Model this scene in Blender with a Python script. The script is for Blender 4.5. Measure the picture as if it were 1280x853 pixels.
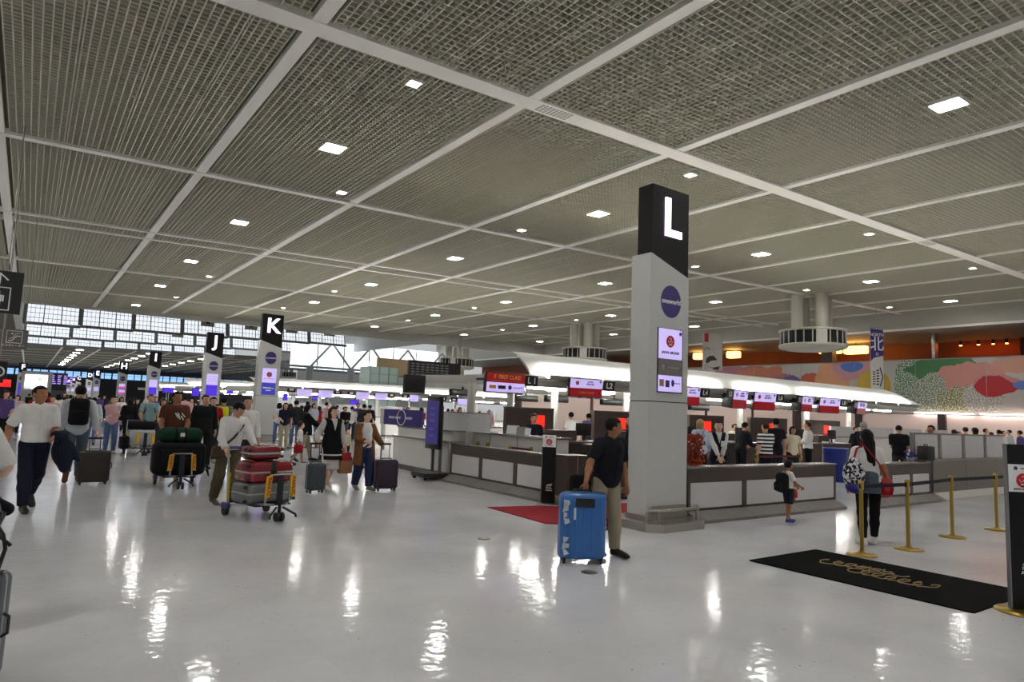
import bpy, math, random
import numpy as np
from mathutils import Matrix, Vector, Euler
random.seed(7)
for o in list(bpy.data.objects): bpy.data.objects.remove(o, do_unlink=True)
scene = bpy.context.scene
COL = scene.collection

# ------------------------------------------------------------------ camera
F_PX = 835.0; CAM_H = 1.7
YAW, PITCH, ROLL = [math.radians(a) for a in (35.69, 5.99, 2.24)]
def cam_axes():
    cy, sy, cp, sp = math.cos(YAW), math.sin(YAW), math.cos(PITCH), math.sin(PITCH)
    f = np.array([sy*cp, cy*cp, sp]); r = np.array([cy, -sy, 0.0]); u = np.cross(r, f)
    c, s = math.cos(ROLL), math.sin(ROLL)
    return r*c + u*s, -r*s + u*c, f
AX = cam_axes()
cd = bpy.data.cameras.new('camera'); cam = bpy.data.objects.new('camera', cd); COL.objects.link(cam)
cd.sensor_width = 36.0; cd.lens = 36.0*F_PX/1280.0; cd.clip_end = 600; cd.clip_start = .05
mm = Matrix.Identity(4)
for i in range(3):
    mm[i][0] = AX[0][i]; mm[i][1] = AX[1][i]; mm[i][2] = -AX[2][i]
mm[2][3] = CAM_H
cam.matrix_world = mm; scene.camera = cam
# ------------------------------------------------------------------ world, exposure
w = bpy.data.worlds.new('World'); scene.world = w; w.use_nodes = True
w.node_tree.nodes['Background'].inputs[0].default_value = (0.95, 0.98, 1.0, 1)
w.node_tree.nodes['Background'].inputs[1].default_value = 0.22
scene.view_settings.view_transform = 'Standard'; scene.view_settings.look = 'None'
scene.view_settings.exposure = 1.2; scene.view_settings.gamma = 1.0
scene.view_settings.use_curve_mapping = False
LAMP_BIG, LAMP_SMALL, FLUO_EMIT, SKY_EMIT = 64.0, 40.0, 22.0, .42

def ray(px, py): return AX[0]*(px-640)/F_PX + AX[1]*(426.5-py)/F_PX + AX[2]
def fl(px, py, z=0.0):
    d = ray(px, py); return np.array([0, 0, CAM_H]) + d*((z-CAM_H)/d[2])
def onY(px, py, Y):
    d = ray(px, py); return np.array([0, 0, CAM_H]) + d*(Y/d[1])
def onX(px, py, X):
    d = ray(px, py); return np.array([0, 0, CAM_H]) + d*(X/d[0])
SX, SY, CEIL0 = 0.0213, 0.0006, 8.2
def in_view(x, y, z, m=12):
    d = np.array([x, y, z-CAM_H]); w_ = d@AX[2]
    if w_ <= .1: return False
    u, v = 640+F_PX*(d@AX[0])/w_, 426.5-F_PX*(d@AX[1])/w_
    return -m < u < 1280+m and -m < v < 853+m
def ceil_z(x, y): return CEIL0 + SX*x + SY*y

# ------------------------------------------------------------------ materials
def lin(c):
    c = c/255.0
    return c/12.92 if c <= .04045 else ((c+.055)/1.055)**2.4
def L3(rgb): return (lin(rgb[0]), lin(rgb[1]), lin(rgb[2]), 1)
MATS = {}
def M(name, rgb=(128, 128, 128), rough=.5, metal=0.0, emit=0.0, noise=0.0, nscale=8.0, bump=0.0, bscale=60., spec=.5, ecol=None, coat=0.0, alpha=1.0):
    if name in MATS: return MATS[name]
    m = bpy.data.materials.new(name); m.use_nodes = True
    nt = m.node_tree; b = nt.nodes['Principled BSDF']
    col = L3(rgb)
    b.inputs['Base Color'].default_value = col
    b.inputs['Roughness'].default_value = rough; b.inputs['Metallic'].default_value = metal
    b.inputs['Specular IOR Level'].default_value = spec
    b.inputs['Coat Weight'].default_value = coat
    b.inputs['Alpha'].default_value = alpha
    if emit:
        b.inputs['Emission Color'].default_value = L3(ecol or rgb); b.inputs['Emission Strength'].default_value = emit
    if noise or bump:
        tc = nt.nodes.new('ShaderNodeTexCoord')
    if noise:
        n = nt.nodes.new('ShaderNodeTexNoise'); n.inputs['Scale'].default_value = nscale; n.inputs['Detail'].default_value = 4
        nt.links.new(tc.outputs['Object'], n.inputs['Vector'])
        r = nt.nodes.new('ShaderNodeMapRange'); r.inputs['To Min'].default_value = 1-noise; r.inputs['To Max'].default_value = 1+noise
        nt.links.new(n.outputs['Fac'], r.inputs['Value'])
        mx = nt.nodes.new('ShaderNodeMix'); mx.data_type = 'RGBA'; mx.blend_type = 'MULTIPLY'; mx.inputs['Factor'].default_value = 1
        mx.inputs['A'].default_value = col; nt.links.new(r.outputs['Result'], mx.inputs['B'])
        nt.links.new(mx.outputs['Result'], b.inputs['Base Color'])
    if bump:
        n2 = nt.nodes.new('ShaderNodeTexNoise'); n2.inputs['Scale'].default_value = bscale
        nt.links.new(tc.outputs['Object'], n2.inputs['Vector'])
        bp = nt.nodes.new('ShaderNodeBump'); bp.inputs['Strength'].default_value = bump; bp.inputs['Distance'].default_value = .01
        nt.links.new(n2.outputs['Fac'], bp.inputs['Height']); nt.links.new(bp.outputs['Normal'], b.inputs['Normal'])
    MATS[name] = m; return m
def cloth(name, rgb): return M('cloth_'+name, rgb, .85, noise=.12, nscale=14, bump=.25, bscale=35, spec=.2)

# ------------------------------------------------------------------ mesh builder
class MB:
    def __init__(s): s.v = []; s.f = []; s.sm = []
    def add(s, vs, fs, smooth=False):
        n = len(s.v); s.v += [tuple(float(c) for c in p) for p in vs]
        for f in fs: s.f.append(tuple(i+n for i in f)); s.sm.append(smooth)
        return s
    def box(s, x0, x1, y0, y1, z0, z1):
        vs = [(x, y, z) for z in (z0, z1) for y in (y0, y1) for x in (x0, x1)]
        return s.add(vs, [(0,2,3,1),(4,5,7,6),(0,1,5,4),(2,6,7,3),(0,4,6,2),(1,3,7,5)])
    def rings(s, rings, cap=True, smooth=True):
        n = len(rings[0]); vs = [p for r in rings for p in r]; fs = []
        for k in range(len(rings)-1):
            for i in range(n):
                j = (i+1) % n; fs.append((k*n+i, k*n+j, (k+1)*n+j, (k+1)*n+i))
        s.add(vs, fs, smooth)
        if cap:
            s.add(rings[0], [tuple(range(n-1, -1, -1))]); s.add(rings[-1], [tuple(range(n))])
        return s
    def cyl(s, p0, p1, r0, r1=None, n=12, cap=True, smooth=True):
        r1 = r0 if r1 is None else r1
        return s.tube([p0, p1], [r0, r1], n, cap, smooth)
    def tube(s, pts, r, n=8, cap=True, smooth=True):
        P = [Vector(p) for p in pts]; R = r if isinstance(r, (list, tuple)) else [r]*len(P)
        t0 = (P[1]-P[0]).normalized()
        u = t0.orthogonal().normalized(); rings = []
        for i, p in enumerate(P):
            if i == 0: t = P[1]-P[0]
            elif i == len(P)-1: t = P[-1]-P[-2]
            else: t = (P[i]-P[i-1]).normalized() + (P[i+1]-P[i]).normalized()
            t.normalize(); u = (u - t*u.dot(t)).normalized(); v = t.cross(u)
            rings.append([p + (u*math.cos(a)+v*math.sin(a))*R[i] for a in [2*math.pi*k/n for k in range(n)]])
        return s.rings(rings, cap, smooth)
    def lathe(s, prof, n=24, c=(0, 0, 0), smooth=True):
        rings = [[(c[0]+r*math.cos(a), c[1]+r*math.sin(a), c[2]+z) for a in [2*math.pi*k/n for k in range(n)]] for r, z in prof]
        return s.rings(rings, True, smooth)
    def prism(s, poly, axis, a0, a1):
        # poly in the two remaining axes (order x,y,z without axis)
        def mk(p, a):
            return {'x': (a, p[0], p[1]), 'y': (p[0], a, p[1]), 'z': (p[0], p[1], a)}[axis]
        n = len(poly); lo = [mk(p, a0) for p in poly]; hi = [mk(p, a1) for p in poly]
        return s.add(lo+hi, [tuple(range(n-1, -1, -1)), tuple(range(n, 2*n))] + [(i, (i+1) % n, (i+1) % n+n, i+n) for i in range(n)])
    def rbox(s, x0, x1, y0, y1, z0, z1, r=.02, e=None, n=4, smooth=True):
        # rounded box, vertical edges radius r, top/bottom edge radius e
        e = r*.6 if e is None else e
        cx, cy = (x0+x1)/2, (y0+y1)/2; rings = []
        steps = 3
        lv = [(z0+e*(1-math.cos(a)), e*(1-math.sin(a))) for a in [math.pi/2*k/steps for k in range(steps+1)]]
        lv += [(z1-(zz-z0), ins) for zz, ins in reversed(lv)]
        for z, ins in lv:
            hx, hy = (x1-x0)/2-ins, (y1-y0)/2-ins; rr = max(.001, min(r, hx-.0005, hy-.0005)); ring = []
            for qx, qy, a0 in ((1, 1, 0), (-1, 1, 90), (-1, -1, 180), (1, -1, 270)):
                for k in range(n+1):
                    a = math.radians(a0+90*k/n)
                    ring.append((cx+qx*(hx-rr)+rr*math.cos(a), cy+qy*(hy-rr)+rr*math.sin(a), z))
            rings.append(ring)
        return s.rings(rings, True, smooth)
    def sphere(s, c, r, n=12, m=8):
        r = (r, r, r) if not hasattr(r, '__len__') else r
        rings = []
        for k in range(m+1):
            t = math.pi*k/m; q = max(math.sin(t), .02)
            rings.append([(c[0]+r[0]*q*math.cos(a), c[1]+r[1]*q*math.sin(a), c[2]-r[2]*math.cos(t)) for a in [2*math.pi*i/n for i in range(n)]])
        return s.rings(rings, True, True)
    def mesh(s, name):
        me = bpy.data.meshes.new(name); me.from_pydata(s.v, [], s.f)
        me.polygons.foreach_set('use_smooth', s.sm); me.update(); return me
    def build(s, name, mat=None, parent=None, loc=None, rotz=None):
        return obj(name, s.mesh(name), mat, parent, loc, rotz)
def obj(name, me, mat=None, parent=None, loc=None, rotz=None):
    o = bpy.data.objects.new(name, me); COL.objects.link(o)
    if mat is not None and me is not None:
        if not me.materials: me.materials.append(mat)
        elif me.materials[0] != mat:
            o.material_slots[0].link = 'OBJECT'; o.material_slots[0].material = mat
    if parent: o.parent = parent
    if loc is not None: o.location = loc
    if rotz is not None: o.rotation_euler = (0, 0, rotz)
    return o
def tag(o, label, cat, group=None, kind=None):
    o['label'] = label
    if cat: o['category'] = cat
    if group: o['group'] = group
    if kind: o['kind'] = kind
    return o
def thing(name, label, cat, loc=(0, 0, 0), rotz=0, group=None):
    o = bpy.data.objects.new(name, None); COL.objects.link(o)
    o.location = loc; o.rotation_euler = (0, 0, rotz); o.empty_display_size = .2
    return tag(o, label, cat, group)
def struct(name, label, o=None, loc=(0, 0, 0)):
    if o is None:
        o = bpy.data.objects.new(name, None); COL.objects.link(o); o.location = loc
    o['kind'] = 'structure'; o['label'] = label; return o
def dup(root, loc=None, rotz=None, label=None, group=None):
    r = root.copy(); COL.objects.link(r)
    if loc is not None: r.location = loc
    if rotz is not None: r.rotation_euler = (0, 0, rotz)
    if label: r['label'] = label
    if group: r['group'] = group
    for ch in list(root.children):
        c = ch.copy(); COL.objects.link(c); c.parent = r
        for g in list(ch.children):
            d = g.copy(); COL.objects.link(d); d.parent = c
    return r
def text(body, size, mat, parent, loc, rot=(math.pi/2, 0, 0), bold=.0, depth=.003, name='lettering', sx=1.0, align='CENTER', spacing=1.0):
    cu = bpy.data.curves.new('t', 'FONT'); cu.body = body; cu.size = size; cu.align_x = align; cu.align_y = 'CENTER'
    cu.extrude = depth; cu.offset = bold*size; cu.space_character = spacing; cu.resolution_u = 3
    t = bpy.data.objects.new('t', cu); COL.objects.link(t)
    dg = bpy.context.evaluated_depsgraph_get()
    me = bpy.data.meshes.new_from_object(t.evaluated_get(dg)); me.name = name
    bpy.data.objects.remove(t); bpy.data.curves.remove(cu)
    me.materials.clear()
    o = obj(name, me, mat, parent, loc); o.rotation_euler = rot; o.scale = (sx, 1, 1)
    return o
# ------------------------------------------------------------------ structure: floor
def floor_mat():
    m = bpy.data.materials.new('polished_floor'); m.use_nodes = True; nt = m.node_tree; b = nt.nodes['Principled BSDF']
    N = nt.nodes.new; lk = nt.links.new
    tc = N('ShaderNodeTexCoord')
    n1 = N('ShaderNodeTexNoise'); n1.inputs['Scale'].default_value = .8; n1.inputs['Detail'].default_value = 6
    lk(tc.outputs['Object'], n1.inputs['Vector'])
    cr = N('ShaderNodeValToRGB'); cr.color_ramp.elements[0].color = L3((203, 204, 207)); cr.color_ramp.elements[1].color = L3((219, 220, 223))
    cr.color_ramp.elements[0].position = .35; cr.color_ramp.elements[1].position = .68
    lk(n1.outputs['Fac'], cr.inputs['Fac'])
    last = cr.outputs['Color']
    for sc, th, c in ((9, .085, (112, 108, 106)), (24, .1, (140, 136, 133)), (4.5, .035, (84, 82, 82))):
        v = N('ShaderNodeTexVoronoi'); v.inputs['Scale'].default_value = sc; lk(tc.outputs['Object'], v.inputs['Vector'])
        n2 = N('ShaderNodeTexNoise'); n2.inputs['Scale'].default_value = sc*.22; lk(tc.outputs['Object'], n2.inputs['Vector'])
        mr = N('ShaderNodeMapRange'); mr.inputs['From Min'].default_value = .44; mr.inputs['From Max'].default_value = .66
        mr.inputs['To Min'].default_value = 0; mr.inputs['To Max'].default_value = th
        lk(n2.outputs['Fac'], mr.inputs['Value'])
        lt = N('ShaderNodeMath'); lt.operation = 'LESS_THAN'; lk(v.outputs['Distance'], lt.inputs[0]); lk(mr.outputs['Result'], lt.inputs[1])
        mx = N('ShaderNodeMix'); mx.data_type = 'RGBA'; lk(lt.outputs[0], mx.inputs['Factor']); lk(last, mx.inputs['A']); mx.inputs['B'].default_value = L3(c)
        last = mx.outputs['Result']
    # hairline tile joints 0.9 m apart
    br = N('ShaderNodeTexBrick'); br.offset = 0; br.inputs['Scale'].default_value = 1.0; br.inputs['Brick Width'].default_value = .9; br.inputs['Row Height'].default_value = .9
    br.inputs['Mortar Size'].default_value = .0028; br.inputs['Color1'].default_value = (1, 1, 1, 1); br.inputs['Color2'].default_value = (.97, .97, .97, 1); br.inputs['Mortar'].default_value = (.9, .9, .9, 1)
    lk(tc.outputs['Object'], br.inputs['Vector'])
    mx = N('ShaderNodeMix'); mx.data_type = 'RGBA'; mx.blend_type = 'MULTIPLY'; mx.inputs['Factor'].default_value = 1
    lk(last, mx.inputs['A']); lk(br.outputs['Color'], mx.inputs['B']); lk(mx.outputs['Result'], b.inputs['Base Color'])
    b.inputs['Specular IOR Level'].default_value = .15
    n3 = N('ShaderNodeTexNoise'); n3.inputs['Scale'].default_value = 2.2; n3.inputs['Detail'].default_value = 5; lk(tc.outputs['Object'], n3.inputs['Vector'])
    rr = N('ShaderNodeMapRange'); rr.inputs['To Min'].default_value = .06; rr.inputs['To Max'].default_value = .12; lk(n3.outputs['Fac'], rr.inputs['Value'])
    lk(rr.outputs['Result'], b.inputs['Roughness'])
    n4 = N('ShaderNodeTexNoise'); n4.inputs['Scale'].default_value = 10; n4.inputs['Detail'].default_value = 1; lk(tc.outputs['Object'], n4.inputs['Vector'])
    bp = N('ShaderNodeBump'); bp.inputs['Strength'].default_value = .2; bp.inputs['Distance'].default_value = .012; lk(n4.outputs['Fac'], bp.inputs['Height'])
    lk(bp.outputs['Normal'], b.inputs['Normal'])
    return m
g = MB(); g.box(-30, 60, -25, 215, -.3, 0)
struct('floor', 'polished pale grey speckled hall floor', g.build('floor', floor_mat()))

# ------------------------------------------------------------------ ceiling
M_BEAM = M('beam_white', (247, 245, 238), .45); M_LOUV = M('louver', (192, 189, 170), .6); M_BACK = M('plenum', (82, 84, 70), .9, noise=.15, nscale=1.5)
M_DARK = M('black_gap', (14, 14, 14), .8)
BX = [3.5+4.693*i for i in range(-6, 10)]          # beam lines along the hall
TY = [-18.0, -8.0, 1.65, 11.17, 20.87, 29.93, 31.30, 40.57, 50.5, 59.6]
TW = {11.17: .46}; XW = 47.0
ceiling = struct('ceiling', 'egg-crate louvre ceiling in a grid of white beams', loc=(0, 0, CEIL0))
ceiling.rotation_euler = (math.atan(SY), -math.atan(SX), 0)
def hx(x): return min(x, XW)
for i, x in enumerate(BX):
    b = MB(); b.box(-.13, .13, TY[0], TY[-1], -.02, .16)
    b.build('beam', M_BEAM, ceiling, (x, 0, 0))
for y in TY:
    wd = TW.get(y, .26 if y not in (29.93, 31.3) else .2)/2
    b = MB(); b.box(BX[0]-4.6, XW, -wd, wd, -.035, .15); b.build('beam', M_BEAM, ceiling, (0, y, 0))
    if y == 11.17:
        for xx in (8.9, 27.5):
            gr = MB()
            for k in range(9):
                for q in range(5): gr.box(xx-.4+k*.1, xx-.33+k*.1, -.16+q*.07, -.12+q*.07, -.039, -.034)
            gr.build('air_grille', M('grille_grey', (150, 148, 140), .6), ceiling, (0, y, 0))
def louver_mesh(W, D, n=1.0):
    cell = .145; nx = int(W/cell); ny = int(D/cell); m = MB()
    for k in range(nx+1):
        if k % 8 == 0 and 0 < k < nx:
            for dd in (-.03, .03):
                x = -W/2+W*k/nx+dd; m.box(x-.012, x+.012, -D/2, D/2, .02, .1)
        else:
            x = -W/2+W*k/nx; m.box(x-.012, x+.012, -D/2, D/2, .02, .1)
    for k in range(ny+1):
        y = -D/2+D*k/ny; m.box(-W/2, W/2, y-.012, y+.012, .021, .1)
    return m.mesh('louver_grid')
def tray_mesh(W, D):
    m = MB(); m.box(-W/2, W/2, -D/2, D/2, .115, .14); return m.mesh('tray')
rows = [(TY[k], TY[k+1]) for k in range(len(TY)-1)]
xs = [BX[0]-4.693]+BX
LC = {}
for (y0, y1) in rows:
    for k in range(len(xs)):
        x0 = xs[k]; x1 = xs[k+1] if k+1 < len(xs) else XW
        if x1-x0 < 1: continue
        W, D = round(x1-x0-.46, 2), round(y1-y0-.40, 2)
        if D < 1.2: D = round(y1-y0-.22, 2)
        key = (W, D)
        if key not in LC: LC[key] = (louver_mesh(W, D), tray_mesh(W+.3, D+.25))
        p = obj('louver_panel', LC[key][0], M_LOUV, ceiling, ((x0+x1)/2, (y0+y1)/2, 0))
        obj('plenum_tray', LC[key][1], M_BACK, p)
# ------------------------------------------------------------------ ceiling lights
def lamp(name, wx, wy, strength, label, group, x, y):
    t = thing(name, label, 'light', (x, y, ceil_z(x, y)), 0, group)
    t.rotation_euler = (math.atan(SY), -math.atan(SX), 0); return t
E_BIG = M('lamp_glow', (255, 255, 255), emit=LAMP_BIG, ecol=(253, 250, 247)); E_SML = M('downlight_glow', (255, 255, 255), emit=LAMP_SMALL, ecol=(255, 249, 242))
def lamp_meshes(w, d):
    fr = MB(); fr.box(-w/2, w/2, -d/2, -d/2+.03, -.03, .14).box(-w/2, w/2, d/2-.03, d/2, -.03, .14).box(-w/2, -w/2+.03, -d/2, d/2, -.03, .14).box(w/2-.03, w/2, -d/2, d/2, -.03, .14)
    df = MB(); df.box(-w/2+.03, w/2-.03, -d/2+.03, -.015, .01, .03); df.box(-w/2+.03, w/2-.03, .015, d/2-.03, .01, .03)
    return fr.mesh('trim_frame'), df.mesh('diffuser')
LB = lamp_meshes(.58, .62); LS = lamp_meshes(.3, .3)
GB, GS = 'square ceiling lamps in the louvre ceiling', 'small downlights in the louvre ceiling'
def add_lamp(big, x, y):
    me = LB if big else LS
    t = lamp(('ceiling_light' if big else 'downlight')+('' if in_view(x, y, ceil_z(x, y)) else '_offscreen'), 0, 0, 0,
             'bright square lamp set in a louvre ceiling panel' if big else 'small square downlight set in a louvre ceiling panel', GB if big else GS, x, y)
    obj('trim_frame', me[0], M_BEAM, t); obj('diffuser', me[1], E_BIG if big else E_SML, t)
for bi in (-5.5, -3.5, -1.5, .5, 2.5, 4.5, 6.5, 8.5):
    x = 3.5+4.693*bi
    for y in (-13, -3.4, 5.7, 16.45, 25.9, 35.1, 44.4, 55.4): add_lamp(True, x, y)
    for y in (0.7, 11.95, 19.9, 38.9, 48.9): add_lamp(False, x + (1.6 if (bi == .5 and y > 15) else (-.7 if bi == 2.5 else 0)), y)
# ------------------------------------------------------------------ skylight and far ceiling
M_SKY = M('skylight_glass', (235, 242, 250), .4, emit=SKY_EMIT, ecol=(238, 243, 250)); M_MUN = M('mullion_grey', (120, 126, 128), .5)
sky = struct('window_1', 'three rows of tall white roof glazing in grey frames above the far hall', loc=(0, 0, 0))
M_FRG = M('frame_grey', (140, 142, 138), .5); pw = 4.6
def pane_set(hh):
    p = MB(); p.add([(-pw/2+.16, 0, 0), (pw/2-.16, 0, 0), (pw/2-.16, hh*.32, hh), (-pw/2+.16, hh*.32, hh), (-pw/2+.16, .04, 0), (pw/2-.16, .04, 0), (pw/2-.16, hh*.32+.04, hh), (-pw/2+.16, hh*.32+.04, hh)], [(0, 1, 2, 3), (7, 6, 5, 4), (0, 4, 5, 1), (2, 6, 7, 3), (1, 5, 6, 2), (0, 3, 7, 4)])
    m = MB()
    for k in range(13):
        x = -pw/2+.16+(pw-.32)*k/12; wd = .045 if k % 4 == 0 else .016
        m.add([(x-wd, -.05, 0), (x+wd, -.05, 0), (x+wd, hh*.32-.05, hh), (x-wd, hh*.32-.05, hh), (x-wd, 0, 0), (x+wd, 0, 0), (x+wd, hh*.32, hh), (x-wd, hh*.32, hh)], [(0, 1, 2, 3), (7, 6, 5, 4), (0, 4, 5, 1), (2, 6, 7, 3), (1, 5, 6, 2), (0, 3, 7, 4)])
    n = int(hh/.42)
    for k in range(n+1):
        z = hh*k/n; m.box(-pw/2+.16, pw/2-.16, z*.32-.05, z*.32, z-.022, z+.022)
    return p.mesh('glass_pane'), m.mesh('muntin_grid')
PS = pane_set(2.9)
for ri, (yy, x0, nn) in enumerate(((78.5, -.95, 7), (96.5, -.95, 7), (113.0, -.95, 6))):
    for k in range(nn):
        x = x0+pw*(k+.5); zb = ceil_z(x, yy)+.12
        p = obj('glass_pane', PS[0], M_SKY, sky, (x, yy, zb)); obj('muntin_grid', PS[1], M_MUN, p)
        b = MB(); b.add([(-.15, -.1, 0), (.15, -.1, 0), (.15, .83, 2.9), (-.15, .83, 2.9), (-.15, .1, 0), (.15, .1, 0), (.15, 1.0, 2.9), (-.15, 1.0, 2.9)], [(0, 1, 2, 3), (7, 6, 5, 4), (0, 4, 5, 1), (2, 6, 7, 3), (1, 5, 6, 2), (0, 3, 7, 4)]); b.build('frame_post', M_FRG, sky, (x-pw/2, yy, zb))
        MB().box(-pw/2, pw/2, -.25, .25, -.22, .03).build('frame_rail', M_FRG, sky, (x, yy, zb))
        MB().box(-pw/2, pw/2, .9, 17, 2.85, 3.0).build('roof_panel', M_FRG, sky, (x, yy, zb))
        if (ri == 0 and k in (4, 5, 6, 3)) or (ri == 1 and k in (3, 4)):
            q = MB().box(-.5, .9, .18, .24, .95, 2.0).build('nozzle_plate', M('plate_grey', (158, 156, 148), .6), sky, (x, yy, zb))
            MB().tube([(.2, .1, 1.5), (.2, .2, 1.5)], .27, 14).build('nozzle', M_DARK, q)
MB().box(-1.5, -1.0, 59.6, 114, 7.9, 11.5).build('side_fascia', M('fascia_white', (205, 205, 200), .6), sky)
MB().box(34.1, 34.5, 59.6, 114, 8.6, 12).build('side_fascia', M('fascia_white', (205, 205, 200)), sky); MB().box(-1.5, 47, 59.3, 59.6, 8.1, 12).build('front_fascia', M('fascia_white', (205, 205, 200)), sky); MB().box(-1.5, 34, 59.6, 79.5, 11.8, 12).build('roof_panel', M_FRG, sky)
fc = MB(); fc.box(-30, 47, 114, 214, .02, .2); fc.box(-30, -1.3, 59.6, 114, .02, .2); fc.box(34.2, 47, 84, 114, .02, .2)
far = struct('ceiling_far', 'far hall ceiling of flat panels with louvre shade painted in, beyond the roof light', fc.build('ceiling_far', M('far_louver_shaded', (96, 95, 86), .8, noise=.2, nscale=3), None))  # flat stand-in for louvres; the cells' own shade is put into the darker colour
far.location = (0, 0, CEIL0); far.rotation_euler = ceiling.rotation_euler
for x in BX[4:]:
    b = MB(); b.box(-.13, .13, 114.4, 213, -.02, .1); b.build('beam', M_BEAM, far, (x, 0, 0))
for y in (125, 134, 144, 153, 163, 172, 182, 191):
    b = MB(); b.box(-30, 47, -.1, .1, -.02, .1); b.build('beam', M_BEAM, far, (0, y, 0))
dl = MB(); dl.box(-.45, .45, -.5, .5, -.06, .06); dlm = dl.mesh('diffuser')
E_FAR = M('far_lamp_glow', (255, 255, 255), emit=30, ecol=(255, 248, 238))
for x in (-5.9, 5.85, 15.2, 24.6):
    for y in (120, 129, 138.5, 148, 158, 168, 179, 190):
        t = thing('ceiling_light' if in_view(x, y, ceil_z(x, y)) else 'ceiling_light_offscreen', 'distant square lamp in the far ceiling beyond the roof light', 'light', (x, y, ceil_z(x, y)), 0, 'lamps in the far ceiling')
        obj('diffuser', dlm, E_FAR, t); f2 = MB(); f2.box(-.5, .5, -.55, .55, -.03, .05); 
        if 'FF' not in globals(): FF = f2.mesh('trim_frame')
        obj('trim_frame', FF, M_BEAM, t)
for y in (66, 72, 80, 90, 100, 108):
    t = thing('ceiling_light' if in_view(-4.2, y, ceil_z(-4.2, y)) else 'ceiling_light_offscreen', 'distant square lamp beside the edge of the roof light', 'light', (-4.2, y, ceil_z(-4.2, y)), 0, 'lamps beside the roof light')
    obj('diffuser', dlm, E_FAR, t); obj('trim_frame', FF, M_BEAM, t)

# ------------------------------------------------------------------ far end wall with clerestory
M_WALL = M('wall_white', (205, 203, 198), .6); M_WDARK = M('wall_dark', (52, 52, 56), .7)
g = MB(); g.box(-30, 60, 214, 215, 0, 13)
wf = struct('wall_far', 'dark end wall of the hall under a strip of windows', g.build('wall_far', M_WDARK))
M_BLUE = M('clerestory_glass', (150, 190, 235), .3, emit=.55, ecol=(140, 185, 235))
for k in range(17):
    b = MB(); b.box(-6.5+3.6*k, -6.5+3.6*k+3.2, 213.8, 213.95, 6.2, 7.7); p = b.build('window_pane', M_BLUE, wf)
    c = MB(); c.box(-6.5+3.6*k+1.5, -6.5+3.6*k+1.7, 213.7, 213.85, 6.2, 7.7); c.box(-6.5+3.6*k, -6.5+3.6*k+3.2, 213.7, 213.85, 7.15, 7.22); c.build('window_bar', M_WDARK, p)
wl = struct('wall_left', 'plain wall along the far side of the hall')
MB().box(-30.5, -30.3, -25, 215, 0, 9.5).build('wall_panel', M_WALL, wl)
g = MB(); g.box(-30, 60, -25.5, -25, 0, 9.5)
struct('wall_back', 'plain end wall behind the viewer', g.build('wall_back', M_WALL))

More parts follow.
